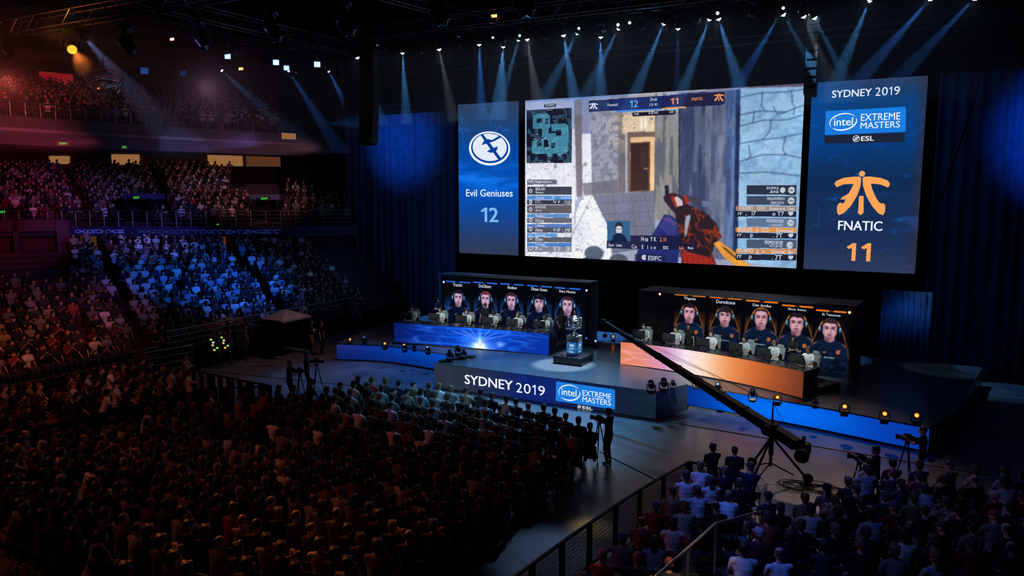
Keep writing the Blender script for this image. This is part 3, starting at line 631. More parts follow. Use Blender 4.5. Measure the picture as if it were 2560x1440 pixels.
kp([(652, 1056), (825, 1056), (822, 1218), (655, 1215)], (46, 92, 140)); kp([(652, 1205), (825, 1210), (825, 1165), (1210, 1170), (1210, 1225), (1330, 1232), (1330, 1278), (650, 1262)], (22, 24, 62), .9)
ke(742, 1110, 32, 48, (34, 40, 60)); ke(742, 1122, 26, 36, (206, 200, 214)); kp([(712, 1100), (720, 1075), (760, 1072), (772, 1100), (742, 1094)], (28, 30, 44)); kp([(690, 1200), (700, 1165), (740, 1145), (785, 1165), (810, 1215), (680, 1215)], (16, 30, 62)); kl((724, 1118), (738, 1118), .022, (60, 60, 80), .9); kl((746, 1118), (760, 1118), .022, (60, 60, 80), .9)
kp([(860, 1305), (1100, 1312), (1100, 1360), (860, 1352)], (28, 30, 60), .6)
pc.addl(np.clip(1 - np.hypot((pc.X - pc.W * .3) / (pc.W * .5), (pc.Y - pc.H * .4) / (pc.H * .6)), 0, 1), (18, 16, 14))
led(pc, PM, 'led_main', tM, .92)
def kt(mb, s, x0, y0, x1, y1, b=.01): put_text(mb, PM, s, 1300 + x0 / 3, 200 + y0 / 3, 1300 + x1 / 3, 200 + y1 / 3, d=.015, bold=b)
m = MB()
for a in [('Fouwsd', 658, 198, 732, 172), ('Druk', 978, 158, 1030, 132), ('1:5 41', 972, 196, 1030, 172), ('TDAREO', 190, 198, 262, 180), ('doouCs', 202, 230, 242, 222), ('Cilo', 205, 614, 230, 606), ('0 NK', 858, 264, 894, 248), ('6:.ECM2', 966, 256, 1036, 236), ('CIID', 1120, 248, 1156, 230), ('MDA. Ne)gooooCts vs', 66, 776, 236, 752),
          ('BIDLAID', 118, 828, 188, 806), ('Boouo', 120, 850, 176, 834), ('Demolos', 120, 890, 182, 874), ('IF', 240, 888, 262, 874), ('EUGXUES', 310, 890, 382, 874), ('171.', 118, 924, 160, 902), ('V F . DE', 250, 926, 382, 906), ('DOUOCHEC', 118, 962, 196, 944), ('Ecxo', 120, 984, 164, 970), ('Euulhou', 118, 1026, 186, 1008), ('DCuro', 118, 1066, 180, 1042), ('Luitutxo', 118, 1100, 186, 1082), ('Dozou', 118, 1136, 170, 1112), ('V-IF - .MF', 250, 1136, 380, 1114), ('Loouuous', 118, 1172, 190, 1154), ('IDuro', 118, 1206, 172, 1182), ('Cnxoulo', 118, 1240, 190, 1224), ('IF u', 118, 1276, 162, 1254), ('V-F . -IF', 250, 1284, 380, 1258),
          ('IDOPAUL', 1850, 820, 1945, 800), ('.IEAB', 1870, 848, 1940, 828), ('WELIHOPIEDO', 1852, 900, 1985, 880), ('EIEICIDO', 1882, 930, 1980, 912), ('41IHDRO    ODD    Eooooooo  Uoo', 1640, 972, 2056, 952), ('rr  ,   l7          o T7', 1635, 1018, 1980, 988), ('I7OOOOCOOR', 1850, 1068, 1978, 1046), ('---roocIO', 1864, 1094, 1972, 1078), ('IIIUILIES   o   CO      Eoooooo', 1634, 1136, 2050, 1114), ('rr .   p           . 7T', 1630, 1182, 1970, 1152), ('PEEIMDOIIOEE', 1836, 1230, 1974, 1208), ('ECY.JD E5', 1874, 1256, 1968, 1238), ('IDLIIIRIO   p   a      Uooooo  Bo', 1632, 1298, 2046, 1276), ('rr    p           . 7T', 1628, 1346, 1966, 1314),
          ('H-ta  Y K', 910, 1208, 1024, 1178), ('Dyon   Lulott', 665, 1252, 766, 1230), ('Co    E   l  c o', 838, 1262, 1020, 1240), ('EDIC', 1074, 1268, 1116, 1246), ('8nyz', 1258, 1272, 1302, 1250), ('ESIFC', 962, 1350, 1060, 1322)]:
    kt(m, *a)
LP(m, 'overlay_lettering', GREY_L, tM)
m = MB(); kt(m, '12', 822, 206, 886, 152, .02); LP(m, 'score_lettering', edge_lamp('led_sky_blue', (104, 176, 240)), tM)
m = MB(); kt(m, '11', 1128, 182, 1188, 134, .02); kt(m, 'FNATIC', 1288, 156, 1372, 128, .016); kt(m, '2.1I', 1048, 1210, 1096, 1182); kt(m, 'Iulo', 1194, 1270, 1230, 1248); LP(m, 'score_lettering', edge_lamp('led_amber', (250, 150, 84)), tM)
def mini_emblem(mb, cx, cy, s):
    for q in (lf, rt, st): put_poly(mb, PM, [(1300 + (cx + (x - 476) * s) / 3, 200 + (cy + (y - 860) * s) / 3) for x, y in q][::-1], .015)
    u_, v_ = PM.px(1300 + cx / 3, 200 + (cy - 142 * s) / 3); put_ell(mb, PM, (u_, v_), (.022, .022), 12, .015)
m = MB(); mini_emblem(m, 553, 196, .17); LP(m, 'overlay_emblem', WHITE_L, tM)
m = MB(); mini_emblem(m, 1493, 132, .2); LP(m, 'overlay_emblem', ORG, tM)
m = MB(); c_ = PM.px(1300 + 932 / 3, 200 + 1330 / 3); put_ring(m, PM, c_, (.10, .10), (.14, .14), 30, 330, 24, .015); put_ring(m, PM, c_, (.02, .03), (.07, .08), 0, 360, 20, .015); LP(m, 'overlay_emblem', WHITE_L, tM)
# ------------------------------------------------------------------ people: one continuous body, clothes and hair as its parts
SKIN = mat('skin', (1, 1, 1), 0.55, attr='tone', objcol=True, spec=0.3)
CLOTH = mat('woven_cloth', (1, 1, 1), 0.85, noise=0.3, nscale=9, bump=0.8, objcol=True, spec=0.2)
HAIR = mat('hair', (1, 1, 1), 0.5, noise=0.3, nscale=40, objcol=True, spec=0.4)
SHOE = mat('shoe_leather', (1, 1, 1), 0.5, noise=0.1, nscale=20, objcol=True)
def fuse(mb, voxel, smooth=4, faces=None):
    """melt overlapping closed shapes into one smooth surface"""
    me = mb.mesh('tmp', []) if isinstance(mb, MB) else mb
    o = bpy.data.objects.new('tmp', me); COL.objects.link(o)
    r = o.modifiers.new('r', 'REMESH'); r.mode = 'VOXEL'; r.voxel_size = voxel
    if smooth: s_ = o.modifiers.new('s', 'SMOOTH'); s_.factor = .5; s_.iterations = smooth
    if faces:
        bpy.context.view_layer.update()
        n = len(o.evaluated_get(bpy.context.evaluated_depsgraph_get()).data.polygons) * 2
        d = o.modifiers.new('d', 'DECIMATE'); d.ratio = min(1, faces / max(n, 1))
    bpy.context.view_layer.update()
    out = bpy.data.meshes.new_from_object(o.evaluated_get(bpy.context.evaluated_depsgraph_get()))
    bpy.data.objects.remove(o); bpy.data.meshes.remove(me)
    return out
def ik(a, b, l1, l2, pole):
    a, b = Vector(a), Vector(b); d = b - a; L = min(d.length, (l1 + l2) * .999); dn = d.normalized()
    x = (l1 * l1 - l2 * l2 + L * L) / (2 * L); h = math.sqrt(max(l1 * l1 - x * x, 0))
    p = Vector(pole); p = (p - dn * p.dot(dn)).normalized(); return a + dn * x + p * h, a + dn * L
def figure(pelvis=(0, 0, .56), lean=4, hands=((-.12, .36, .62), (.12, .36, .62)), feet=((-.13, .47, 0), (.13, .47, 0)), kpole=(0, .6, 1), yaw=0, nod=4, hair='short', epole=None, twist=0, crowd=None, voxel=.016, tuck=0):
    P = Vector(pelvis); le = R(lean); up = Vector((0, math.sin(le), math.cos(le))); fwd = Vector((0, math.cos(le), -math.sin(le)))
    tw = Matrix.Rotation(R(twist), 3, up); X = tw @ Vector((1, 0, 0)); F = tw @ fwd
    rot = Matrix((X, F, up)).transposed()
    chest = P + up * .36; sh = P + up * .49; nb = P + up * .53
    B, T, L_, H, SH = MB(), MB(), MB(), MB(), MB()
    def torso(m, k, z0=-.08):
        for t, rx, ry in ((-.02, .165, .125), (.08, .150, .112), (.17, .143, .105), (.26, .158, .112), (.35, .172, .118), (.43, .170, .108), (.48, .140, .09)):
            if t < z0: continue
            m.ell(P + up * t + F * (.008 if t > .2 else 0), (rx * k, ry * k, .085 * k), 12, 8, rot)
    SHO = [sh - X * .185 - up * .01, sh + X * .185 - up * .01]
    arms = []
    for s, S_, h in ((-1, SHO[0], hands[0]), (1, SHO[1], hands[1])):
        e, w = ik(S_, h, .285, .255, epole[0 if s < 0 else 1] if epole else (s * .8, -.6, -.5)); arms.append((S_, e, w, s))
    legs = []
    for s, f in ((-1, feet[0]), (1, feet[1])):
        hp = P + X * (s * .095) - up * .03; a = Vector(f) + Vector((0, -.02, .09)); k, a = ik(hp, a, .44, .42, kpole); legs.append((hp, k, a, s))
    full = crowd is None
    # body
    if full: torso(B, .94)
    for S_, e, w, s in arms:
        if full: B.tube(S_, e, .047, 8, .037).ell(S_, (.052,) * 3, 8, 6)
        B.ell(e, (.038,) * 3, 8, 6).tube(e, w, .037, 8, .025)
        d = (w - e).normalized(); B.ell(w + d * .05, (.040, .022, .052), 8, 6, d.to_track_quat('Z', 'X').to_matrix())
    if full:
        for hp, k, a, s in legs: B.tube(hp, k, .08, 8, .052).ell(k, (.054,) * 3, 8, 6).tube(k, a, .052, 8, .034)
    hc = nb + up * .015 + Vector((0, .035, .135))
    hr = Matrix.Rotation(R(yaw), 3, 'Z') @ Matrix.Rotation(-R(nod), 3, 'X') @ Matrix.Rotation(0, 3, 'Y')
    hp_ = lambda x, y, z: hc + hr @ Vector((x, y, z))
    B.tube(P + up * .47, hp_(0, -.022, -.05), .060, 10, .052)
    B.ell(hp_(0, -.012, .028), (.080, .098, .096), 14, 10, hr).ell(hp_(0, .020, -.045), (.056, .066, .070), 12, 8, hr).ell(hp_(0, .064, -.098), (.026, .022, .022), 8, 6, hr)
    B.ell(hp_(0, .098, -.020), (.015, .020, .026), 8, 6, hr).ell(hp_(0, .078, .018), (.050, .017, .013), 8, 6, hr)
    for s in (-1, 1): B.ell(hp_(s * .079, -.006, -.012), (.012, .022, .033), 8, 6, hr)
    B.ell(hp_(0, .084, -.064), (.022, .012, .009), 8, 6, hr)
    # clothes
    torso(T, 1.07, -.05)
    for S_, e, w, s in arms:
        m_ = S_ + (e - S_) * .80; T.ell(S_, (.060, .060, .060), 10, 8).tube(S_, m_, .062, 10, .054)
    for S_ in SHO: T.tube(P + up * .50 - F * .012, S_ - F * .008, .066, 10, .055)
    T.ell(P + up * .512, (.078, .072, .03), 10, 6, rot)
    L_.ell(P - up * .03, (.178, .138, .11), 12, 8, rot)
    for hp, k, a, s in legs: L_.tube(hp, k, .095, 10, .068).ell(k, (.069,) * 3, 10, 8).tube(k, a + Vector((0, 0, .02)), .066, 10, .050)
    for hp, k, a, s in legs:
        fa = Vector((0.12 * s, 1, 0)).normalized(); fr = fa.to_track_quat('Y', 'Z').to_matrix(); c = Vector((a.x, a.y, a.z - .09))
        SH.ell(c + fa * .055 + Vector((0, 0, .042)), (.046, .135, .042), 10, 8, fr).ell(c + Vector((0, -.01, .065)), (.042, .055, .055), 10, 8, fr)
    # hair
    if hair in ('short', 'long', 'bun'):
        H.ell(hp_(0, -.028, .056), (.091, .102, .088), 14, 10, hr).ell(hp_(0, -.062, .0), (.084, .066, .088), 12, 8, hr).ell(hp_(0.01, .052, .102), (.058, .042, .030), 10, 6, hr).ell(hp_(-.03, -.03, .115), (.055, .06, .036), 10, 6, hr).ell(hp_(.03, -.06, .09), (.055, .055, .05), 10, 6, hr)
        for s in (-1, 1): H.ell(hp_(s * .074, .008, .03), (.018, .035, .045), 8, 6, hr)
    if hair == 'long': H.ell(hp_(0, -.085, -.10), (.078, .042, .14), 12, 8, hr)
    if hair == 'bun': H.ell(hp_(0, -.12, .06), (.042, .042, .042), 10, 8, hr)
    if hair == 'cap':
        H.ell(hp_(0, -.014, .058), (.088, .104, .080), 14, 10, hr).ell(hp_(0, .105, .042), (.062, .062, .010), 12, 6, hr).ell(hp_(0, -.06, .0), (.076, .056, .05), 12, 8, hr)
    if hair == 'beanie': H.ell(hp_(0, -.018, .06), (.09, .104, .088), 14, 10, hr).ell(hp_(0, -.05, .02), (.086, .07, .06), 12, 8, hr)
    if hair == 'bald': H.ell(hp_(0, -.04, .035), (.080, .076, .072), 14, 10, hr)
    if crowd:
        out = {}
        for n_, m_, fc in (('body', B, 150), ('shirt', T, 110), ('trousers', L_, 70), ('hair', H, 44)):
            k = crowd; out[n_] = fuse(m_, .03, 1, int(fc * k))
        return out
    res = {'body': fuse(B, voxel, 3), 'shirt': fuse(T, voxel * 1.2, 14), 'trousers': fuse(L_, voxel * 1.2, 8), 'shoes': fuse(SH, voxel, 2), 'hair': fuse(H, voxel * .8, 2)}
    # five fingers per hand, joined to the body surface
    fm = MB()
    for S_, e, w, s in arms:
        d = (w - e).normalized(); sd = d.cross(Vector((0, 0, 1))); sd = sd.normalized() if sd.length > .1 else Vector((1, 0, 0)); dn = d.cross(sd).normalized()
        if dn.z > 0: dn = -dn
        base = w + d * .085
        for i, ln in enumerate((.060, .072, .068, .052)):
            q0 = base + sd * ((i - 1.5) * .019); q1 = q0 + d * ln * .55 + dn * .006; q2 = q1 + d * ln * .40 + dn * .022
            fm.tube(q0 - d * .02, q1, .0095, 6, .009).tube(q1, q2, .009, 6, .007)
        tside = sd if (sd.x * s < 0) else -sd
        q0 = w + d * .035 + tside * .03; q1 = q0 + tside * .03 + d * .03; fm.tube(q0, q1, .011, 6, .010).tube(q1, q1 + d * .03 + dn * .005, .010, 6, .008)
    bm = bmesh.new(); bm.from_mesh(res['body']); t = fm.mesh('t', []); bm.from_mesh(t); bm.to_mesh(res['body']); bm.free(); bpy.data.meshes.remove(t)
    # features of the face by place: brows, eyes, lips
    b = res['body']; n = len(b.vertices); co = np.empty(n * 3); b.vertices.foreach_get('co', co); co = co.reshape(-1, 3)
    hl = (co - np.array(hc)) @ np.array(hr); tone = np.ones((n, 4), np.float32)
    fr = hl[:, 1] > .045
    for s in (-1, 1):
        tone[fr & (np.hypot((hl[:, 0] - s * .031) / .012, (hl[:, 2] + .002) / .006) < 1), :3] = .22
        tone[fr & (np.hypot((hl[:, 0] - s * .032) / .021, (hl[:, 2] - .022) / .006) < 1), :3] = .30
    tone[fr & (np.hypot(hl[:, 0] / .026, (hl[:, 2] + .064) / .009) < 1), :3] = (.75, .45, .45)
    ca = b.color_attributes.new('tone', 'FLOAT_COLOR', 'POINT'); ca.data.foreach_set('color', tone.ravel())
    for k, mm in (('body', SKIN), ('shirt', CLOTH), ('trousers', CLOTH), ('shoes', SHOE), ('hair', HAIR)):
        me = res[k]; me.materials.clear(); me.materials.append(mm); me.name = k
        me.polygons.foreach_set('use_smooth', [True] * len(me.polygons))
    res['head'] = (hc, hr); return res
SKINS = [(.62, .42, .32), (.55, .36, .27), (.68, .48, .38), (.36, .22, .15), (.50, .33, .22), (.20, .12, .08)]
HAIRS = [(.02, .015, .012), (.035, .022, .015), (.06, .035, .02), (.015, .013, .014), (.14, .09, .05), (.05, .045, .045)]
def person(fig, loc, rz, label, skin=0, shirt=(.02, .02, .025), trousers=(.02, .025, .04), haircol=None, shoes=(.03, .03, .03), group=None, scale=1.0, hair_name='hair'):
    o = link('person', fig['body']); o.location = loc; o.rotation_euler = (0, 0, rz); o.scale = (scale,) * 3
    o.color = (*SKINS[skin % 6], 1); tag(o, label, 'person', group)
    for k, c in (('shirt', shirt), ('trousers', trousers), ('shoes', shoes), ('hair', haircol or HAIRS[0])):
        q = link(hair_name if k == 'hair' else k, fig[k], o); q.color = (*c, 1)
    return o
STAND = dict(pelvis=(0, 0, .965), lean=0, feet=((-.11, 0, 0), (.11, .04, 0)), kpole=(0, 1, 0))
F_STAND = figure(**STAND, hands=((-.27, .08, .80), (.27, .08, .80)))
F_CROSS = figure(**STAND, hands=((.10, .20, 1.18), (-.10, .22, 1.22)), epole=((-1, .2, -.6), (1, .2, -.6)))
F_CAMOP = figure(**STAND, hands=((-.10, .42, 1.38), (.16, .40, 1.30)), epole=((-1, 0, -1), (1, 0, -1)), hair='short', nod=2)
F_CAMCAP = figure(**STAND, hands=((-.10, .42, 1.38), (.16, .40, 1.30)), epole=((-1, 0, -1), (1, 0, -1)), hair='cap')
F_CAP = figure(**STAND, hands=((-.24, .15, .84), (.12, .28, 1.05)), hair='cap', yaw=-20)
F_PLAY = figure(pelvis=(0, 0, .60), lean=14, hands=((-.20, .52, .795), (.22, .50, .795)), feet=((-.15, .42, 0), (.15, .46, 0)), nod=8)
F_PLAYB = figure(pelvis=(0, 0, .60), lean=20, hands=((-.16, .56, .795), (.24, .54, .795)), feet=((-.18, .40, 0), (.12, .5, 0)), nod=4, yaw=10)
F_PLAYC = figure(pelvis=(0, 0, .60), lean=10, hands=((-.22, .50, .795), (.20, .52, .795)), feet=((-.15, .42, 0), (.15, .46, 0)), nod=10, yaw=-6, hair='cap')
SEATED = [
 figure(),
 figure(lean=-4, hands=((.10, .22, .86), (-.10, .24, .90)), epole=((-1, .2, -.6), (1, .2, -.6)), yaw=8),
 figure(lean=26, hands=((-.06, .46, .68), (.06, .46, .70)), nod=-14),
 figure(lean=14, hands=((-.10, .38, .64), (.06, .30, 1.10)), epole=((-.8, -.6, -.5), (.5, .2, -1)), yaw=-6),
 figure(lean=0, yaw=28, hair='cap', hands=((-.16, .34, .62), (.1, .38, .64))),
 figure(lean=-3, yaw=-26, hands=((-.2, .30, .62), (.2, .30, .62))),
 figure(lean=10, nod=22, hands=((-.05, .36, .80), (.06, .36, .80)), epole=((-1, -.2, -.8), (1, -.2, -.8)), hair='short'),
 figure(lean=4, hair='long', yaw=6),
 figure(lean=2, hair='beanie', hands=((.10, .22, .86), (-.10, .24, .90)), epole=((-1, .2, -.6), (1, .2, -.6))),
 figure(lean=8, hair='bald', hands=((-.08, .40, .66), (.08, .40, .66)), yaw=-10),
 figure(lean=3, hands=((-.03, .32, 1.02), (.03, .32, 1.02)), epole=((-1, 0, -1), (1, 0, -1)), yaw=4),
]
POSE_TXT = ['hands on lap', 'arms folded', 'leaning on knees', 'hand at chin', 'head turned', 'head turned away', 'looking down', 'upright', 'arms folded', 'hands together', 'hands raised']
HAIR_TXT = ['short hair', 'short hair', 'short hair', 'short hair', 'cap', 'short hair', 'short hair', 'long hair', 'beanie', 'shaved head', 'short hair']
# simple copies of the same poses for the distant crowd: arrays of vertices, triangles, part number
def crowd_arrays(k, **kw):
    d = figure(crowd=k, **kw); V, T, Q = [], [], []; n = 0
    for i, key in enumerate(('body', 'shirt', 'trousers', 'hair')):
        me = d[key]; me.calc_loop_triangles(); v = np.empty(len(me.vertices) * 3); me.vertices.foreach_get('co', v); v = v.reshape(-1, 3)
        t = np.empty(len(me.loop_triangles) * 3, np.int32); me.loop_triangles.foreach_get('vertices', t); t = t.reshape(-1, 3)
        V.append(v); T.append(t + n); Q.append(np.full(len(v), i)); n += len(v); bpy.data.meshes.remove(me)
    return np.concatenate(V), np.concatenate(T), np.concatenate(Q)
CROWD = [crowd_arrays(1.0), crowd_arrays(1.0, lean=22, hands=((-.06, .46, .68), (.06, .46, .70)), nod=-10), crowd_arrays(1.0, lean=-3, hands=((.10, .22, .86), (-.10, .24, .90)), epole=((-1, .2, -.6), (1, .2, -.6)), yaw=12), crowd_arrays(1.0, yaw=-20, hair='cap'),
         crowd_arrays(1.0, lean=6, hands=((-.06, .30, 1.02), (.05, .32, 1.0)), epole=((-1, 0, -1), (1, 0, -1)), hair='long')]
CROWD_NEAR = [crowd_arrays(3.0), crowd_arrays(3.0, lean=20, hands=((-.06, .46, .68), (.06, .46, .70)), nod=-10), crowd_arrays(3.0, lean=-3, hands=((.10, .22, .86), (-.10, .24, .90)), epole=((-1, .2, -.6), (1, .2, -.6)), yaw=12), crowd_arrays(3.0, yaw=-20, hair='cap')]
SHIRT_TXT = [('black', (.012, .012, .014)), ('charcoal', (.035, .035, .04)), ('navy', (.015, .025, .06)), ('grey', (.18, .18, .19)), ('white', (.62, .62, .64)), ('maroon', (.12, .02, .025)), ('olive', (.10, .10, .045)), ('pale blue', (.28, .36, .48)), ('tan', (.30, .22, .15)), ('red', (.32, .05, .04))]
SHIRT_P = np.array([.25, .17, .10, .16, .15, .05, .03, .04, .03, .02]); SHIRT_P /= SHIRT_P.sum()
class Crowd:
    def __init__(s): s.V, s.T, s.C, s.n = [], [], [], 0
    def put(s, tpl, loc, rz, shirt, skin, hair, trous=(.02, .022, .035), scale=1.0):
        v, t, q = tpl; c, sn = math.cos(rz), math.sin(rz); m = np.array([[c, -sn, 0], [sn, c, 0], [0, 0, 1]])
        s.V.append(v * scale @ m.T + np.array(loc)); s.T.append(t + s.n); s.n += len(v)
        s.C.append(np.array([(*skin, 1), (*shirt, 1), (*trous, 1), (*hair, 1)], np.float32)[q])
    def build(s, name, material):
        V = np.concatenate(s.V).astype(np.float32); T = np.concatenate(s.T).astype(np.int32); C = np.concatenate(s.C)
        me = bpy.data.meshes.new(name); me.vertices.add(len(V)); me.vertices.foreach_set('co', V.ravel())
        me.loops.add(T.size); me.loops.foreach_set('vertex_index', T.ravel()); me.polygons.add(len(T))
        me.polygons.foreach_set('loop_start', (np.arange(len(T)) * 3).astype(np.int32)); me.polygons.foreach_set('use_smooth', np.ones(len(T), bool)); me.update(calc_edges=True)
        ca = me.color_attributes.new('col', 'FLOAT_COLOR', 'POINT'); ca.data.foreach_set('color', C.ravel()); me.materials.append(material)
        return link(name, me)
CROWD_M = mat('crowd_cloth', (1, 1, 1), 0.8, attr='col', spec=0.25)
REST = Crowd()
# ------------------------------------------------------------------ player booths with portrait walls
def booth(p0, p1, z0, z1, depth, label, cols, bars, faces, names, theme, matname, hair):
    p0, p1 = Vector((*p0, z0)), Vector((*p1, z0)); u = (p1 - p0); w = u.length; u.normalize(); rz = math.atan2(u.y, u.x)
    t = thing('player_booth', label, 'booth', p0, rz); h = z1 - z0
    g = MB(); g.box((w / 2, depth / 2 + .02, h / 2), (w, depth, h)); g.obj('cabinet', GLOSSBLK, t)
    g = MB(); g.box((w / 2, depth / 2, h + .03), (w + .3, depth, .06)).box((-.08, depth / 2, h / 2), (.16, depth, h)).box((w + .08, depth / 2, h / 2), (.16, depth, h)); g.obj('surround', BLACK, t)
    pl = Plane(p0, (u.x, u.y, 0)); nx = int(w * 62); ny = int(h * 62)
    pc = Pic(w, h, nx, ny, (5, 6, 12)); n1 = fbm(ny, nx, (10, 4), 13); n2 = fbm(ny, nx, (40, 24), 17)
    pc.addl(np.clip(n1 - .42, 0, 1) * np.clip(1 - pc.Y / h, 0, 1), np.array(theme) * .3)
    ppm = FPX / proj(tuple(p0 + u * w / 2))[2]
    for i, ((bx0, by0, bx1, by1), (fx, fy, fw)) in enumerate(zip(bars, faces)):
        a0, b0 = pl.px(bx0, by0); a1, b1 = pl.px(bx1, by1); cx, cy = pl.px(fx, fy); k = fw / ppm * cols['kx']; ky = fw / ppm
        pc.rect(a0, (b0 + b1) / 2 - .03, a0 + (a1 - a0) * .42, (b0 + b1) / 2 + .035, theme); pc.rect(a0 + (a1 - a0) * .42, (b0 + b1) / 2 - .02, a0 + (a1 - a0) * .58, (b0 + b1) / 2 + .01, theme, .5); pc.rect(a0 + (a1 - a0) * .58, (b0 + b1) / 2 - .03, a1, (b0 + b1) / 2 + .035, theme)
        Q = lambda pts: [(cx + x * k, cy + y * ky) for x, y in pts]
        L = lambda a, b, wd, c, al=1.0: pc.line(*Q([a, b]), wd * k, c, al, .7)
        m = pc.inside([(a0, 0), (a1, 0), (a1, cy + 1.2 * ky), (a0, cy + 1.2 * ky)])
        pc.addl(m * np.exp(-((pc.X - cx) / (3.4 * k)) ** 2) * np.clip((cy + .6 * ky - pc.Y) / (3 * ky), 0, 1) * np.clip((pc.Y - cy + 6.5 * ky) / (2 * ky), 0, 1) * (.35 + n2), np.array(theme) * cols['glow'])
        # chair back
        pc.poly(Q([(-1.5, .1), (-2.6, -3.2), (-2.6, -14), (2.6, -14), (2.6, -3.2), (1.5, .1)]), (10, 12, 24))
        for s in (-1, 1): L((s * 1.55, .1), (s * 2.55, -3.1), .045, theme, .85); L((s * 2.0, -1.2), (s * 2.6, -3.6), .03, theme, .4)
        # shirt, neck
        sh = spline([(-.62, -1.62), (-1.5, -1.95), (-2.25, -2.35), (-2.55, -3.1), (-2.65, -4.2), (-2.7, -14), (2.7, -14), (2.65, -4.2), (2.55, -3.1), (2.25, -2.35), (1.5, -1.95), (.62, -1.62), (0, -2.0)], 4)
        pc.poly(Q(sh), cols['shirt']); ms = pc.inside(Q(sh))
        pc.blend(ms * np.clip((-(pc.Y - cy) / ky - 3) / 3, 0, 1), (6, 8, 18), .8); pc.blend(ms * np.clip((n2 - .5) * 6, 0, 1), cols['shirt2'], .45)
        for s in (-1, 1):
            pc.poly(Q([(s * 1.35, -2.0), (s * 2.2, -2.45), (s * 2.45, -2.95), (s * 2.0, -2.62)]), cols['trim'], .55); L((s * 2.5, -3.1), (s * 2.62, -4.4), .05, cols['trim'], .7)
        pc.poly(Q([(-.85, -3.75), (-.45, -3.6), (-.3, -3.8), (-.7, -3.95)]), cols['trim'], .8); pc.poly(Q([(1.0, -3.3), (1.5, -3.2), (1.55, -3.8), (1.2, -4.0), (.95, -3.8)]), cols['crest'], .8)
        for x in (-.5, -.2, .1, .4, .7): pc.poly(Q([(x - .12, -4.5), (x + .1, -4.45), (x + .1, -4.7), (x - .12, -4.75)]), (190, 196, 210), .7)
        skin, shd = cols['skin'], cols['shade']
        pc.poly(Q(spline([(-.62, -.8), (-.66, -1.75), (-.35, -2.05), (0, -2.2), (.35, -2.05), (.66, -1.75), (.62, -.8)], 4)), shd)
        pc.blend(pc.inside(Q([(-.1, -1.2), (.66, -1.0), (.66, -1.8), (.1, -2.1)])), skin, .5)
        # headset band behind the head
        for th in np.linspace(0, math.pi, 26): pass
        band = [(1.34 * math.cos(a), .15 + 1.55 * math.sin(a)) for a in np.linspace(0, math.pi, 22)]
        for a, b in zip(band[:-1], band[1:]): L(a, b, .12, cols['band'])
        fc = spline([(-.98, .45), (-1.0, -.1), (-.88, -.8), (-.55, -1.32), (-.2, -1.5), (.2, -1.5), (.55, -1.32), (.88, -.8), (1.0, -.1), (.98, .45), (.8, 1.15), (0, 1.4), (-.8, 1.15)], 5)
        pc.poly(Q(fc), skin); mf = pc.inside(Q(fc)); lx = (pc.X - cx) / k; ly = (pc.Y - cy) / ky
        pc.blend(mf * np.clip((abs(lx) - .55) * 2.0, 0, 1), shd, .8); pc.blend(mf * np.clip((-ly - .85) * 1.5, 0, 1), shd, .75); pc.blend(mf * np.clip(1 - np.hypot((lx + .25) / .5, (ly - .6) / .35), 0, 1), cols['hi'], .5)
        pc.blend(mf * np.clip(1 - np.hypot(lx / .55, (ly + 1.02) / .42), 0, 1), (70, 48, 62), .45)
        for s in (-1, 1):
            pc.ell(cx + s * .42 * k, cy + .12 * ky, .27 * k, .17 * ky, shd, .9, .8); pc.ell(cx + s * .42 * k, cy + .12 * ky, .17 * k, .075 * ky, (30, 24, 34), .95, .4)
            L((s * .20, .36), (s * .66, .40), .10, (40, 28, 34), .95)
        L((.10, .2), (.16, -.38), .09, shd, .7); pc.ell(cx + .02 * k, cy - .46 * ky, .2 * k, .09 * ky, shd, .85, .6); pc.ell(cx - .03 * k, cy - .28 * ky, .09 * k, .2 * ky, cols['hi'], .5, .8)
        pc.ell(cx, cy - .86 * ky, .32 * k, .07 * ky, (112, 62, 78), .95, .5); L((-.3, -.84), (.3, -.84), .03, (60, 34, 44), .9)
        hc_, sty = hair[i]
        hp = {0: [(-1.04, .35), (-1.08, .9), (-.85, 1.5), (-.3, 1.78), (.35, 1.76), (.88, 1.45), (1.08, .85), (1.04, .35), (.9, .72), (.55, .98), (.1, .92), (-.4, 1.05), (-.85, .8)],
              1: [(-1.02, .4), (-1.06, 1.0), (-.8, 1.45), (-.2, 1.62), (.4, 1.6), (.9, 1.3), (1.05, .8), (1.02, .4), (.92, .8), (.6, 1.12), (0, 1.2), (-.6, 1.12), (-.9, .8)],
              2: [(-1.05, .2), (-1.1, .9), (-.8, 1.55), (-.1, 1.8), (.6, 1.68), (1.05, 1.2), (1.08, .5), (1.0, .2), (.8, .62), (.3, .55), (-.2, .72), (-.7, .6), (-.9, .5)]}[sty]
        pc.poly(Q(spline(hp, 4)), hc_); mh = pc.inside(Q(spline(hp, 4))); pc.blend(mh * (n2 > .55), np.array(hc_) * 1.7 + 8, .5)
        for s in (-1, 1):
            pc.ell(cx + s * 1.22 * k, cy - .02 * ky, .27 * k, .62 * ky, (16, 18, 28)); pc.ell(cx + s * 1.36 * k, cy + .05 * ky, .17 * k, .5 * ky, cols['cup'], .9, .5); pc.ell(cx + s * 1.40 * k, cy + .12 * ky, .07 * k, .26 * ky, (170, 225, 240), .8, .6)
    pc.soften(1)
    me = pc.mesh('portrait_wall', plane_place(pl, 0, 0, .03), .95, matname, True); pw = loc_parent2(link('portrait_wall', me), t)
    m = MB()
    for s, x0, y0, x1, y1 in names: put_text(m, pl, s, x0, y0, x1, y1, d=.045, bold=.012)
    m.obj('name_lettering', GREY_L, pw)
    return t, pl
def loc_parent2(o, t):
    o.parent = t; o.matrix_parent_inverse = (Matrix.Translation(t.location) @ Matrix.Rotation(t.rotation_euler.z, 4, 'Z')).inverted(); return o
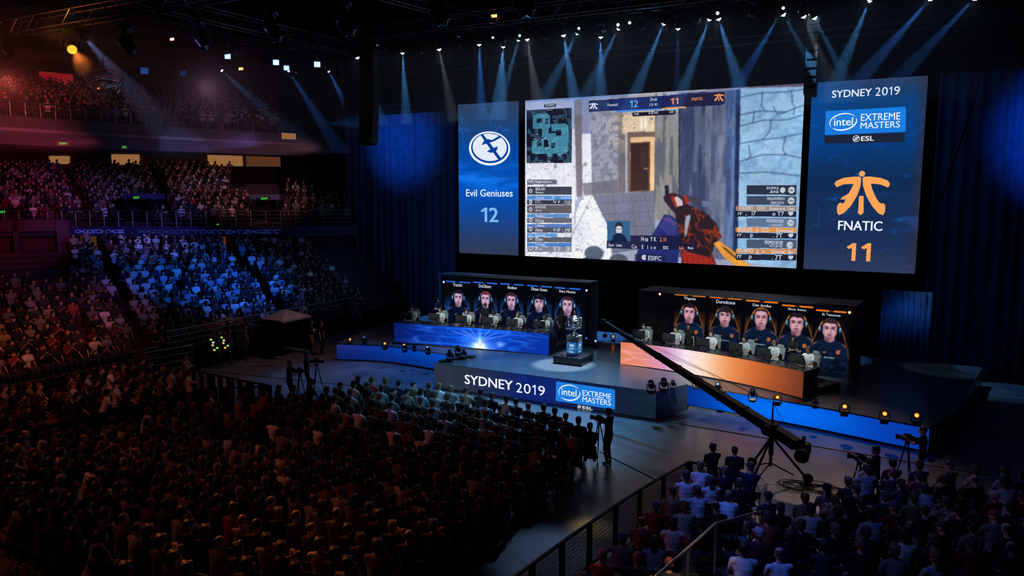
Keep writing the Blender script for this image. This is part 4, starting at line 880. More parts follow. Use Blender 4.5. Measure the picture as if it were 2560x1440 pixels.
z5 = lambda x, y: (860 + x / 3.6, 650 + y / 3.6)
z6 = lambda x, y: (1500 + x / 3.2, 680 + y / 3.2)
def box4(z, a): return (*z(a[0], a[1]), *z(a[2], a[3]))
booth((-23.55, 35.0), (-14.95, 35.0), .85, 3.86, 1.1, 'black booth wall lit with five portraits in blue light', dict(kx=1.12, glow=.75, shirt=(8, 16, 40), shirt2=(14, 28, 70), trim=(150, 170, 215), crest=(170, 180, 210), skin=(206, 172, 198), shade=(112, 82, 116), hi=(236, 214, 236), band=(40, 96, 190), cup=(70, 130, 190)),
    [box4(z5, a) for a in ((905, 198, 1140, 200), (1165, 202, 1382, 212), (1408, 213, 1620, 227), (1648, 229, 1872, 245), (1900, 247, 2132, 265))],
    [(*z5(1030, 340), 11.4), (*z5(1275, 352), 11.4), (*z5(1508, 366), 11.4), (*z5(1757, 382), 11.6), (*z5(2012, 408), 12.2)],
    [(t, *z5(a, b), *z5(c, d)) for t, a, b, c, d in (('Tructnt', 985, 234, 1066, 210), ('DoOilosrs', 1218, 246, 1328, 224), ('Rnoboo', 1478, 258, 1558, 236), ('Dhauz Guues', 1690, 272, 1832, 254), ('Rwu Ncoos', 1942, 290, 2086, 276))],
    (40, 120, 250), 'led_portraits_blue', [((26, 20, 34), 0), ((92, 44, 50), 0), ((60, 34, 42), 0), ((20, 18, 32), 2), ((56, 34, 46), 0)])
booth((-11.75, 34.0), (-2.70, 33.44), .85, 3.80, 1.9, 'black booth wall lit with five portraits in orange light', dict(kx=1.12, glow=.62, shirt=(12, 26, 50), shirt2=(18, 48, 84), trim=(196, 110, 70), crest=(214, 110, 50), skin=(214, 160, 172), shade=(122, 78, 92), hi=(244, 208, 212), band=(236, 130, 44), cup=(60, 116, 140)),
    [box4(z6, a) for a in ((600, 178, 845, 196), (880, 200, 1135, 220), (1168, 223, 1425, 252), (1458, 256, 1708, 290), (1732, 294, 1975, 332))],
    [(*z6(716, 325), 13.6), (*z6(1000, 350), 13.6), (*z6(1290, 368), 14.2), (*z6(1573, 410), 14.6), (*z6(1840, 458), 14.6)],
    [(t, *z6(a, b), *z6(c, d)) for t, a, b, c, d in (('Thgoza', 674, 224, 768, 204), ('Durndcoce', 932, 248, 1084, 232), ('Den Acnfos', 1224, 272, 1372, 262), ('Ebou Atncs', 1508, 302, 1652, 296), ('Ih Tenuooe', 1780, 346, 1926, 338))],
    (250, 132, 34), 'led_portraits_orange', [((30, 22, 30), 0), ((34, 26, 32), 2), ((52, 34, 40), 1), ((24, 20, 28), 0), ((40, 28, 32), 0)])
# ------------------------------------------------------------------ player desks with LED fronts
def pl_dl(p):
    t = p.X / p.W; h = p.Y / p.H; p.a[:] = np.array((8, 34, 120)); p.blend(np.exp(-((t - .56) / .3) ** 2), (10, 84, 232), .85); p.blend(np.clip((t - .8) * 5, 0, 1), (14, 60, 190), .6)
    ny, nx = p.X.shape; n1 = fbm(ny, nx, (5, 4), 71, 2); n2 = fbm(ny, nx, (3, 3), 73, 2)
    for n_, k in ((n1, 26), (n2, 14)): p.addl(np.clip(1 - np.abs(n_ - .5) * k, 0, 1) * .5, (34, 64, 96))
    cx = p.W * .565
    p.glow(cx, 0, p.W * .10, p.H * .5, (150, 130, 110), 1.6); p.glow(cx, .02, .30, p.H * .34, (190, 170, 90), 1.2); p.glow(cx, .05, .12, p.H * .9, (110, 100, 60), 1.2)
    for s in (-1, 1):
        for j, (bx, sp) in enumerate(((.5, .9), (.9, 1.5), (1.4, 2.3))):
            pts = [(cx + s * (.05 + bx * (i / 12) ** (1.5 + j * .3)), p.H * (.12 + .84 * (i / 12) ** .8 * (1 - j * .12))) for i in range(13)]
            for a, b in zip(pts[:-1], pts[1:]): p.line(a, b, .035, (150, 170, 250), .55, .9)
    p.glow(cx + p.W * .13, p.H * .30, p.W * .03, p.H * .16, (110, 90, 60), 1.5); p.blend(np.clip(1 - t * 6, 0, 1), (10, 24, 84), .6)
def pl_dr(p):
    t = p.X / p.W; h = p.Y / p.H
    p.a = np.stack([np.interp(t, [0, .12, .25, .36, .46, .60, .75, 1], k) for k in ((222, 226, 214, 244, 255, 240, 206, 116), (128, 144, 150, 226, 220, 152, 104, 56), (92, 130, 200, 236, 196, 92, 52, 36))], -1)
    ny, nx = p.X.shape; n1 = fbm(ny, nx, (4, 4), 81, 2); p.addl(np.clip(1 - np.abs(n1 - .5) * 16, 0, 1) * np.clip(1 - t * 1.6, 0, 1), (26, 30, 50)); p.blend(np.clip(.35 - h, 0, 1) * np.clip(1 - t * 3, 0, 1), (240, 120, 60), .9); p.blend(np.clip((t - .55) * 2, 0, 1) * np.clip(.5 - h, 0, 1), (120, 52, 20), .6)
def desk(D, label, paint, mn, side_w):
    z0, z1 = .87, 1.90; t = thing('player_desk', label, 'desk', (0, 0, 0)); B_ = offs(D, .80)
    g = MB(); g.prism([tuple(p) for p in D] + B_[::-1], z1 - .05, z1); g.obj('tabletop', GLOSSBLK, t)
    g = MB(); bk = offs(D, .06); g.prism([tuple(p) for p in D] + bk[::-1], z0, z1 - .05); g.obj('front_panel', BLACK, t)
    for e in (0, -1):
        a, b = Vector((*D[e], 0)), Vector((*B_[e], 0)); m_ = (a + b) / 2; d = b - a
        g = MB(); g.box((m_.x, m_.y, (z0 + z1 - .05) / 2), (.05, d.length, z1 - .05 - z0), Matrix.Rotation(math.atan2(d.y, d.x) - math.pi / 2, 3, 'Z')); g.obj('side_panel', GLOSSBLK, t)
    strip_pic(D, z0 + .03, z1 - .02, 40, paint, 'front_screen', t, mn, 1.0, .012); return t
desk(DL, 'long player desk with glowing blue starburst front', pl_dl, 'led_desk_blue', 1)
desk(DR, 'long curved player desk with glowing orange and white front', pl_dr, 'led_desk_orange', 1)
# ------------------------------------------------------------------ players, chairs, monitors, keyboards
CH_F = mat('grey_upholstery', (.20, .22, .235), .7, noise=.15, nscale=14)
def gaming_chair():
    t = thing('gaming_chair', None, 'chair')
    g = MB(); g.rbox((0, -.03, .50), (.50, .50, .11), .04); g.obj('seat', CH_F, t)
    g = MB(); rot = Matrix.Rotation(R(12), 3, 'X'); g.rbox((0, -.29, .84), (.46, .09, .62), .05, rot).rbox((-.20, -.25, .80), (.08, .12, .46), .04, rot).rbox((.20, -.25, .80), (.08, .12, .46), .04, rot).rbox((0, -.345, 1.17), (.30, .10, .17), .05, rot); g.obj('backrest', CH_F, t)
    for s in (-1, 1):
        g = MB(); g.rbox((s * .31, -.02, .71), (.08, .28, .04), .015).box((s * .31, -.06, .58), (.04, .06, .24)); g.obj('armrest', BLACK, t)
    g = MB(); g.tube((0, 0, .08), (0, 0, .45), .035, 10)
    for k in range(5):
        a = 2 * math.pi * k / 5; g.tube((0, 0, .10), (.30 * math.cos(a), .30 * math.sin(a), .06), .025, 8, .018).ell((.30 * math.cos(a), .30 * math.sin(a), .03), (.03,) * 3, 8, 6)
    g.obj('base', BLACK, t); return t
def monitor():
    t = thing('monitor', None, 'monitor')
    g = MB(); g.rbox((0, 0, .33), (.60, .035, .36), .012).rbox((0, .03, .33), (.30, .05, .2), .02); g.obj('screen_housing', BLACK, t)
    g = MB(); g.box((0, -.019, .33), (.56, .003, .32)); g.obj('display', emat('monitor_light', (.35, .5, .7), .5), t)
    g = MB(); g.tube((0, .05, .02), (0, .05, .34), .022, 8); g.obj('stand', BLACK, t)
    g = MB(); g.rbox((0, .05, .012), (.26, .2, .022), .01); g.obj('foot', BLACK, t); return t
def keyboard():
    t = thing('keyboard', None, 'keyboard'); g = MB(); g.rbox((0, 0, .014), (.44, .16, .026), .008); g.obj('tray', mat('pale_plastic', (.55, .57, .58), .5), t)
    g = MB()
    for r_ in range(4):
        for c_ in range(12): g.box((-.19 + c_ * .0345, -.055 + r_ * .036, .032), (.028, .030, .012), None, .85)
    g.obj('keys', mat('key_caps', (.30, .31, .32), .5), t); return t
gc, mo, kb = gaming_chair(), monitor(), keyboard()
for o in (gc, mo, kb): register(o)
hsm = MB()
def headset(fig, o):
    hc, hr = fig['head']; g = MB(); pts = [hc + hr @ Vector((.098 * math.cos(a), -.01, .02 + .125 * math.sin(a))) for a in np.linspace(0, math.pi, 12)]; g.path(pts, .012, 6)
    for s in (-1, 1): g.ell(hc + hr @ Vector((s * .094, -.004, -.01)), (.026, .044, .052), 10, 8, hr)
    g.path([hc + hr @ Vector(p) for p in ((-.1, .02, -.03), (-.09, .08, -.07), (-.04, .115, -.075))], .006, 5)
    q = g.obj('headset', GLOSSBLK, o, True); return q
heads = [(z5(*p), 'L') for p in ((612, 462), (862, 475), (1106, 492), (1338, 512), (1562, 528), (1804, 550))] + [(z6(*p), 'R') for p in ((350, 465), (605, 495), (885, 525), (1158, 562), (1388, 603), (1660, 660))]
posw = ['first', 'second', 'third', 'fourth', 'fifth', 'sixth']
first = True
for i, (hp, side) in enumerate(heads):
    k = i % 6; dn = 'blue-fronted' if side == 'L' else 'orange-fronted'; en = 'from the stairs end' if side == 'L' else 'from the stage centre'
    hw = onz(hp[0], hp[1], 1.15 + 1.40); D = DL if side == 'L' else DR
    P_ = np.array(D); T_ = np.gradient(P_, axis=0); T_ /= np.hypot(*T_.T)[:, None]; N_ = np.stack([T_[:, 1], -T_[:, 0]], 1)  # N points to the hall
    best = None   # the place along the desk whose seated head falls in line with the photographed one
    for q in np.linspace(0, len(P_) - 1, 240):
        b_ = np.array([np.interp(q, range(len(P_)), P_[:, k_]) for k_ in (0, 1)]); n_ = np.array([np.interp(q, range(len(P_)), N_[:, k_]) for k_ in (0, 1)])
        h_ = b_ - n_ * .90; e_ = abs(proj((h_[0], h_[1], 2.62))[0] - hp[0])
        if best is None or e_ < best[0]: best = (e_, b_, n_, int(round(q)))
    _, fx, nn, j = best
    seat = fx - nn * 1.12; rz = math.atan2(nn[1], nn[0]) - math.pi / 2
    lab = f'player in {["light grey", "pale grey", "white"][i % 3]} T-shirt and headset, {posw[k]} {en} at the {dn} desk'
    fg = (F_PLAY, F_PLAYB, F_PLAY, F_PLAYC, F_PLAYB, F_PLAY)[(i * 5 + i // 6) % 6]
    o = person(fg, (seat[0], seat[1], 1.15), rz, lab, i, [(.42, .47, .50), (.50, .54, .56), (.66, .70, .72)][i % 3], (.03, .03, .04), HAIRS[i % 6], scale=1.06); headset(fg, o)
    c = gc if i == 0 else copy_tree(gc); c.location = (seat[0] - nn[0] * -.02, seat[1] - nn[1] * -.02, 1.15); c.rotation_euler.z = rz
    tag(c, f'grey high-backed gaming chair, {posw[k]} {en} behind the {dn} desk', 'chair', 'gaming chairs behind the desks')
    m = mo if i == 0 else copy_tree(mo); mp = fx - nn * .30 + T_[j] * -.02; m.location = (mp[0], mp[1], 1.90); m.rotation_euler.z = rz
    m.rotation_euler.z = rz + math.pi
    m.rotation_euler.z = rz
    tag(m, f'black monitor seen from behind, {posw[k]} {en} on the {dn} desk', 'monitor', 'monitors on the player desks')
    b = kb if i == 0 else copy_tree(kb); bp = fx - nn * .60 ; b.location = (bp[0], bp[1], 1.90); b.rotation_euler.z = rz + math.pi
    tag(b, f'pale keyboard, {posw[k]} {en} on the {dn} desk', 'keyboard', 'keyboards on the player desks')
    # players and chairs are lit by the unseen key spots of WASH
# ------------------------------------------------------------------ trophy on its pedestal
tz = 1.051; tx, ty = -13.75, 30.05
tx, ty, _ = onz(1433, 905, tz)
ped = thing('pedestal_base', 'low black square plinth under the trophy pedestal', 'plinth', (tx, ty, tz))
MB().rbox((0, 0, .165), (1.35, 1.25, .33), .015).obj('block', GLOSSBLK, ped)
pd = thing('pedestal', 'glossy grey pedestal with blue printed panels holding the trophy', 'pedestal', (tx + .02, ty + .05, tz + .331))
MB().rbox((0, 0, .42), (.52, .52, .84), .012).obj('column', mat('pedestal_grey', (.16, .18, .20), .3), pd)
for ax in (0, 1):
    pl = Plane((tx + .02 - .24, ty + .05 - .262, tz + .331), (1, 0, 0)) if ax == 0 else Plane((tx + .02 + .262, ty + .05 - .24, tz + .331), (0, 1, 0))
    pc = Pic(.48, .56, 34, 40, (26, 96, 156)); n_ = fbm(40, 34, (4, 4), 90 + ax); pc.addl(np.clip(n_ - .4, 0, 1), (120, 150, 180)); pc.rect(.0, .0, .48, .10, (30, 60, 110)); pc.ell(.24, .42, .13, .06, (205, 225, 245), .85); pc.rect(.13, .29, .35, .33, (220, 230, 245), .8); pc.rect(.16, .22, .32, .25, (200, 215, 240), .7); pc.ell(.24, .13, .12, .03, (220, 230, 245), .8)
    loc_parent(link('printed_panel', pc.mesh('printed_panel', plane_place(pl, 0, .02, .004), .8, 'pedestal_print_glow', True)), pd)  # print given a glow of its own; it is no lit display
tr = thing('trophy', 'tall silver egg-shaped trophy cup with curved side handles', 'trophy', (tx + .02, ty + .05, tz + 1.172))
prof = [(.0, 0), (.20, 0), (.20, .04), (.16, .06), (.10, .10), (.065, .16), (.06, .21), (.08, .25)]
MB().lathe(prof, 28).obj('foot', CHROME, tr, True)
prof = []
for i in range(29):
    s = i / 28; r_ = .235 * math.sin(math.pi * (.10 + .80 * s)) ** .8 * (1.0 if i % 4 else .90); prof.append((max(r_, .02), .25 + .62 * s))
MB().lathe([(.02, .25)] + prof + [(.02, .88)], 32).obj('cup', CHROME, tr)
MB().lathe([(.0, .86), (.05, .87), (.035, .92), (.055, .96), (.03, 1.0), (.012, 1.06), (.0, 1.07)], 16).obj('finial', mat('gold_tip', (.9, .62, .25), .25, metal=1.0), tr, True)
for s in (-1, 1):
    g = MB(); g.path([(s * x, y, z) for x, y, z in ((.10, 0, .30), (.24, .02, .34), (.31, .02, .46), (.30, .02, .60), (.33, .02, .70), (.29, .02, .80), (.20, 0, .78))], .022, 8); g.obj('handle', CHROME, tr, True)
# ------------------------------------------------------------------ people in black behind the desks
def at_head(px, py, zfoot, h=1.75): p = onz(px, py, zfoot + h); return (p[0], p[1], zfoot)
CREWB = (.012, .012, .014)
for hp, zf, fg, rz, lab, sk in ((z5(852, 348), .851, F_CROSS, R(200), 'man in black polo standing with folded arms behind the second blue-desk player', 4), (z5(1268, 398), .851, F_STAND, R(190), 'person dressed in black in front of the second blue portrait', 3), (z5(1962, 455), .851, F_CAP, R(200), 'person in black cap standing behind the trophy by the last blue portrait', 5),
                             (z6(868, 330), .851, F_STAND, R(195), 'person dressed in black between the first two orange portraits', 3), (z6(1545, 512), .851, F_CROSS, R(200), 'person dressed in black before the fourth orange portrait', 5)):
    x, y, z = at_head(*hp, zf); 
    if y > 34.6 or (x > -12 and y > 33.3): y = 34.55 if x < -13 else 33.2
    person(fg, (x, y, z), rz, lab, sk, CREWB, CREWB, HAIRS[3])
# ------------------------------------------------------------------ broadcast cameras, crane, crew
CAMB = mat('camera_black', (.006, .006, .007), .8, noise=.1, nscale=20, spec=.15)
GLASS = mat('lens_glass', (.01, .012, .02), .06, spec=.8)
def tripod_camera(loc, rz, label, h=1.70, group='broadcast cameras on tripods'):
    t = thing('broadcast_camera', label, 'camera', loc, rz)   # lens looks along local +Y
    g = MB(); g.rbox((0, -.02, h + .12), (.16, .44, .22), .03).rbox((0, -.30, h + .12), (.14, .16, .16), .02).rbox((.0, .0, h + .27), (.05, .26, .05), .015); bd = g.obj('body', CAMB, t)
    g = MB(); rx = Matrix.Rotation(-math.pi / 2, 3, 'X'); g.lathe([(.07, 0), (.075, .08), (.085, .10), (.085, .18), (.10, .20), (.10, .26)], 16, (0, .16, h + .12), rx); g.obj('lens', CAMB, bd)
    g = MB(); g.rbox((-.16, -.05, h + .24), (.10, .18, .10), .02).tube((-.05, 0, h + .22), (-.16, 0, h + .24), .015, 6); g.obj('viewfinder', CAMB, bd)
    g = MB(); g.lathe([(.09, -.12), (.10, -.04), (.06, 0)], 12, (0, 0, h)); g.tube((.08, -.1, h - .05), (.22, -.55, h - .18), .014, 6); g.obj('pan_head', CAMB, t)
    t.scale = (.74,) * 3
    for k in range(3):
        a = math.pi / 2 + 2 * math.pi * k / 3; g = MB(); g.tube((.05 * math.cos(a), .05 * math.sin(a), h - .1), (.26 * math.cos(a), .26 * math.sin(a), .55), .026, 8).tube((.26 * math.cos(a), .26 * math.sin(a), .55), (.46 * math.cos(a), .46 * math.sin(a), .02), .018, 8); g.obj('leg', CAMB, t)
    return t
def cam_and_op(px, py, h, face, clab, plab, fig, shirt, sk=3, trous=(.015, .016, .02)):
    x, y, _ = onz(px, py, h); x, y = float(x), float(y); rz = face - math.pi / 2
    o = person(fig, (x, y, 0), rz, plab, sk, shirt, trous, HAIRS[3])
    d = Vector((math.cos(face), math.sin(face))); sd = Vector((-d.y, d.x))
    tripod_camera((x + d.x * .42 - sd.x * .05, y + d.y * .42 - sd.y * .05, 0), rz, clab); return o
cam_and_op(765, 882, 1.72, R(35), 'broadcast camera on tripod pointing at the stage, left of the front rows', 'camera operator in black with screen-lit face, left of the front rows', F_CAMOP, (.015, .02, .02))
cam_and_op(722, 908, 1.66, R(30), 'smaller tripod camera just left of the standing screen-lit operator', 'camera operator in black cap crouching left of the screen-lit operator', F_CAMCAP, (.015, .014, .018))
cam_and_op(1523, 1024, 1.74, R(165), 'tripod camera at the right end of the front audience row', 'camera operator in dark shirt standing at the right end of the front row', F_CAMOP, (.02, .035, .05), 4)
cam_and_op(2192, 1126, 1.66, R(170), 'black tripod camera in the middle of the right floor pointing left', 'camera operator in black behind the crane camera on the right floor', F_CAMOP, (.012, .012, .014))
cam_and_op(2312, 1068, 1.76, R(175), 'black tripod camera at the right end of the blue stage edge', 'camera operator in black at the right end of the blue stage edge', F_CAMCAP, (.012, .012, .014), 2)
for (px, py), fg, lab, rz, sk in (((1783, 1111), F_CROSS, 'man in black with short hair standing behind the barrier corner', R(40), 3), ((1838, 1119), F_CAP, 'man in black with pale cap standing beside the crane tripod', R(20), 2)):
    x, y, _ = onz(px, py, 1.75); person(fg, (x, y, 0), rz, lab, sk, (.018, .018, .022), (.02, .02, .025), HAIRS[3])
for (px, py), fg, lab, rz, tr in (((776, 800), F_CROSS, 'person in black jacket, trousers coloured as if lit orange, right of the tent', R(-60), (.40, .22, .10)), ((801, 803), F_STAND, 'person all in black standing right of the tent', R(-70), (.02, .02, .025))):  # first trouser colour holds the orange light falling on the cloth
    x, y, _ = onz(px, py, 1.75); person(fg, (x, y, 0), rz, lab, 1, (.015, .015, .018), tr, HAIRS[3])
x, y, _ = onz(463, 888, 1.62); person(F_CROSS, (x, y, 0), R(-75), 'steward in tan patterned shirt standing at the left barrier', 1, (.30, .20, .10), (.02, .02, .02), HAIRS[1], scale=.94)
# information stands with lit panels and the people behind them
for k, ((px, py), lab, plab, kc, dots) in enumerate((((545, 828), 'lit control panel on a stand with yellow lamps, nearest the rail corner', 'person in black behind the panel with yellow lamps', (70, 84, 96), True), ((571, 823), 'lit control panel on a stand with white and green lamps', 'person in black behind the panel with white lamps', (76, 86, 104), True), ((611, 815), 'dim control panel on a round-footed stand left of the tent', 'person in maroon top behind the dim panel left of the tent', (44, 44, 66), False))):
    x, y, _ = onz(px, py, 1.72); x, y = float(x), float(y)
    person(F_STAND, (x, y, 0), R(-65), plab, k + 2, ((.02, .02, .025), (.02, .02, .022), (.16, .03, .03))[k], (.015, .015, .018), HAIRS[3])
    d = Vector((math.cos(R(-62)), math.sin(R(-62)))); t = thing('control_panel_stand', lab, 'panel', (x + d.x * .55, y + d.y * .55, 0), R(-62) + math.pi / 2)
    g = MB(); g.rbox((0, 0, 1.15), (.52, .06, .90), .02); g.obj('panel', mat('panel_grey', (.16, .18, .21), .5), t)
    for s in (-1, 1): g = MB(); g.tube((s * .22, .0, .70), (s * .25, 0, .02), .018, 6).box((s * .25, 0, .015), (.05, .5, .03)); g.obj('leg', BLACK, t)
    if dots:
        for q, (lx, lz, c_) in enumerate(((-.12, 1.42, (190, 255, 90)), (-.05, 1.15, (255, 235, 110)), (.02, .92, (255, 225, 90)), (.16, 1.02, (140, 255, 120)), (-.02, 1.28, (255, 250, 220)))):
            g = MB(); g.rbox((lx, -.036, lz), (.10, .012, .08), .01); g.obj('lamp', emat('panel_lamp_%d' % q, tuple(lin(c_)), .8), t)
# small tent
t = thing('tent', 'small dark tent with pale pitched fabric roof below the stand rail', 'tent', (-29.1, 28.9, 0), R(88)); t.scale = (.62, .62, .98)
g = MB(); g.add([(-1.6, -1.3, 2.0), (1.6, -1.3, 2.0), (1.6, 1.3, 2.0), (-1.6, 1.3, 2.0), (0, 0, 2.42), (-1.6, -1.3, 1.9), (1.6, -1.3, 1.9), (1.6, 1.3, 1.9), (-1.6, 1.3, 1.9)], [(0, 1, 4), (1, 2, 4), (2, 3, 4), (3, 0, 4), (0, 5, 6, 1), (1, 6, 7, 2), (2, 7, 8, 3), (3, 8, 5, 0), (5, 8, 7, 6)]); g.obj('roof', mat('tent_fabric', (.26, .26, .30), .8), t)
for sx in (-1, 1):
    for sy in (-1, 1): g = MB(); g.tube((sx * 1.55, sy * 1.25, 0), (sx * 1.55, sy * 1.25, 1.95), .025, 8); g.obj('pole', BLACK, t)
g = MB(); g.box((0, 1.22, 1.05), (3.0, .03, 1.7)).box((-1.52, 0, 1.0), (.03, 2.4, 1.7)).box((1.52, 0, 1.0), (.03, 2.4, 1.7)); g.obj('side_wall', DRAPE, t)
# camera crane
pv = Vector(ony(1930, 1072, 22.9)); tip = Vector(ony(1513, 806, 26.6)); d = (pv - tip).normalized()
k = 0.0; best = None
for i in range(400):
    q = pv + d * (i * .01); 
    if proj(q)[0] > 1992: best = q; break
cend = best
t = thing('camera_crane', 'long black camera crane reaching from the right floor over the stage', 'crane', (pv.x, pv.y, 0))
def lo(v): return Vector(v) - Vector((pv.x, pv.y, 0))
up = Vector((0, 0, 1)); sd = d.cross(up).normalized(); u2 = sd.cross(d)
g = MB(); L = (cend - tip).length; n = 8
vs = []
for i in range(n + 1):
    s = i / n; c = lo(tip + (cend - tip) * s); r_ = .05 + .10 * s
    vs += [c + sd * r_ + u2 * r_, c - sd * r_ + u2 * r_, c - sd * r_ - u2 * r_, c + sd * r_ - u2 * r_]
g.add(vs, [(4 * i + q, 4 * i + 4 + q, 4 * i + 4 + (q + 1) % 4, 4 * i + (q + 1) % 4) for i in range(n) for q in range(4)] + [(0, 1, 2, 3), (4 * n + 3, 4 * n + 2, 4 * n + 1, 4 * n)])
for i in range(1, 9):
    c = lo(tip + (cend - tip) * (i / 9)); r_ = .055 + .105 * i / 9; g.box(c, (r_ * 2.15, r_ * 2.15, .06), Matrix((sd, u2, d)).transposed())
g.obj('boom', CAMB, t)
mast = lo(pv) + Vector((0, 0, .78)); g = MB(); g.tube(lo(pv), mast, .03, 8, .02); g.obj('mast', CAMB, t)
g = MB()
for s in (-.1, .1):
    g.path([lo(tip + d * .5) + sd * s, mast, lo(cend - d * .1) + sd * s], .006, 4); g.path([lo(tip + d * 2.5) + sd * s * 2 - u2 * .05, lo(tip + d * 5) + sd * s * 3.5 + u2 * .3, lo(pv - d * .5) + sd * s], .005, 4)
g.obj('rigging_cable', CAMB, t)
g = MB(); g.rbox(lo(pv) + Vector((0, 0, -.02)), (.34, .42, .36), .05).ell(lo(pv) + sd * .24, (.16, .16, .16), 12, 8).rbox(lo(pv) - sd * .3 + Vector((0, 0, -.22)), (.30, .2, .12), .03).tube(lo(pv) - sd * .35 + Vector((0, 0, -.1)), lo(pv) + sd * .35 + Vector((0, 0, -.1)), .03, 8); g.obj('pivot_head', CAMB, t)
cz = lo(cend + d * .22); g = MB(); g.rbox(cz, (.38, .42, .34), .06).lathe([(.10, 0), (.16, .06), (.17, .22), (.20, .24), (.20, .34), (.0, .33)], 18, cz + Vector((.02, -.14, -.02)), Matrix.Rotation(math.pi / 2 + .2, 3, 'X')).tube(cz + up * .15, cz + up * .36, .05, 8).rbox(cz + up * .22 + sd * .1, (.16, .12, .14), .03); g.obj('crane_camera', CAMB, t)
g = MB(); g.rbox(lo(tip) - d * .1, (.18, .2, .16), .04).tube(lo(tip) - sd * .35, lo(tip) + sd * .35, .02, 6).tube(lo(tip), lo(tip) - up * .5, .015, 6).rbox(lo(tip) - up * .5, (.12, .2, .14), .03); g.obj('boom_tip', CAMB, t)
g = MB(); g.tube((0, 0, 1.38), (0, 0, .75), .07, 10).tube((0, 0, .8), (0, 0, .4), .045, 10); g.obj('column', CAMB, t)
for k in range(3):
    a = R(250) + 2 * math.pi * k / 3; e = Vector((1.05 * math.cos(a), 1.05 * math.sin(a), .10)); g = MB(); g.tube((0, 0, 1.30), e, .035, 8).tube((0, 0, .5), e * .62 + Vector((0, 0, .14)), .02, 6); g.obj('leg', CAMB, t)
    g = MB(); g.lathe([(.03, -.05), (.13, -.05), (.15, 0), (.13, .05), (.03, .05)], 14, e + Vector((0, 0, .05)), Matrix.Rotation(math.pi / 2, 3, 'X') @ Matrix.Rotation(0, 3, 'Z')); g.obj('wheel', CAMB, t)
# tangle of cable on the floor
g = MB(); c = onz(2025, 1222, 0); rng = random.Random(5)
for k in range(9):
    pts = []; ph = rng.uniform(0, 6); rx, ry = rng.uniform(.35, .8), rng.uniform(.2, .4); ox, oy = rng.uniform(-.6, .5), rng.uniform(-.2, .2)
    for i in range(25): a = ph + i * .42; pts.append((c[0] + ox + rx * math.cos(a) * (1 + .1 * math.sin(3 * a)), c[1] + oy + ry * math.sin(a), .015 + .006 * k + .01 * math.sin(a * 2)))
    g.path(pts, .011, 5)
tag(g.obj('cable_coil', CAMB), 'tangled black cables lying on the floor beside the crane', 'cable')
# ------------------------------------------------------------------ crowd barriers and rails
MESHM = mat('barrier_mesh_steel', (.22, .22, .23), .45, metal=.8)
def barrier(a, b, label, group, h=1.10, wide=.20):
    a, b = Vector((*a, 0)), Vector((*b, 0)); d = b - a; L = d.length; t = thing('crowd_barrier', label, 'barrier', a, math.atan2(d.y, d.x), group)
    g = MB(); g.box((L / 2, 0, h), (L, .06, .06)).box((L / 2, 0, .10), (L, .05, .05)); g.obj('rail', BLACK, t)
    g = MB(); g.box((0.0, 0, h / 2), (wide, .05, h)).box((0.0, .22, .03), (.09, .5, .05)); g.obj('post', BLACK, t)
    g = MB(); n = int((L - wide) / .055)
    for i in range(n): x = wide / 2 + (i + .5) * (L - wide) / n; g.box((x, 0, h / 2 + .02), (.014, .014, h - .16))
    for i in range(9): g.box((L / 2, 0, .2 + i * .095), (L - wide, .010, .010))
    g.obj('mesh_infill', MESHM, t); return t
pts = [(-5.51, 20.17), (-5.80, 18.85), (-6.02, 17.63), (-6.20, 16.45), (-6.36, 15.25), (-6.50, 14.1), (-6.62, 12.95), (-6.74, 11.8), (-6.86, 10.7), (-6.96, 9.6)]
for i in range(len(pts) - 1): barrier(pts[i], pts[i + 1], f'black mesh crowd barrier along the aisle, {ORD[i + 1]} section from the corner', 'aisle crowd barriers')
barrier((-5.51, 20.2), (-4.55, 20.06), 'black mesh crowd barrier at the corner facing the stage', 'aisle crowd barriers'); barrier((-4.55, 20.06), (-3.6, 19.92), 'black mesh crowd barrier beside the crane, second from the corner', 'aisle crowd barriers')
q = [(-26.55, 21.02), (-25.35, 20.94), (-24.15, 20.86), (-22.95, 20.78), (-21.75, 20.70)]
def slat_barrier(a, b, label):
    a, b = Vector((*a, 0)), Vector((*b, 0)); d = b - a; L = d.length; t = thing('crowd_barrier', label, 'barrier', a, math.atan2(d.y, d.x), 'left crowd barriers')
    g = MB(); g.box((L / 2, 0, 1.08), (L, .06, .07)); g.obj('rail', BLACK, t)
    for x in (0.1, L / 2, L - .1): g = MB(); g.box((x, 0, .53), (.26, .04, 1.06)); g.obj('post', BLACK, t)
for i in range(4): slat_barrier(q[i], q[i + 1], f'black post barrier before the left floor block, {ORD[i + 1]} from the stand')
slat_barrier((-21.75, 20.70), (-23.2, 19.6), 'black post barrier returning to the draped low wall')
# draped low wall between the two floor blocks
W0, W1 = (-24.9, 7.5), (-23.45, 19.6); g = MB(); n = 160; vs = []; dx, dy = W1[0] - W0[0], W1[1] - W0[1]; LL = math.hypot(dx, dy); nx_, ny_ = dy / LL, -dx / LL
for i in range(n + 1):
    s = i / n; o_ = .03 * math.sin(i * 1.3); x, y = W0[0] + dx * s, W0[1] + dy * s
    vs += [(x + nx_ * (.10 + o_), y + ny_ * (.10 + o_), 0), (x + nx_ * (.06 + o_ * .5), y + ny_ * .06, 1.12), (x - nx_ * .06, y - ny_ * .06, 1.12), (x - nx_ * .10, y - ny_ * .10, 0)]
g.add(vs, [(4 * i + k, 4 * i + 4 + k, 4 * i + 4 + (k + 1) % 4, 4 * i + (k + 1) % 4) for i in range(n) for k in range(4)] + [(0, 1, 2, 3), (4 * n + 3, 4 * n + 2, 4 * n + 1, 4 * n)])
tag(g.obj('draped_barrier', DRAPE), 'long low wall draped in black cloth between the two floor blocks', 'barrier')
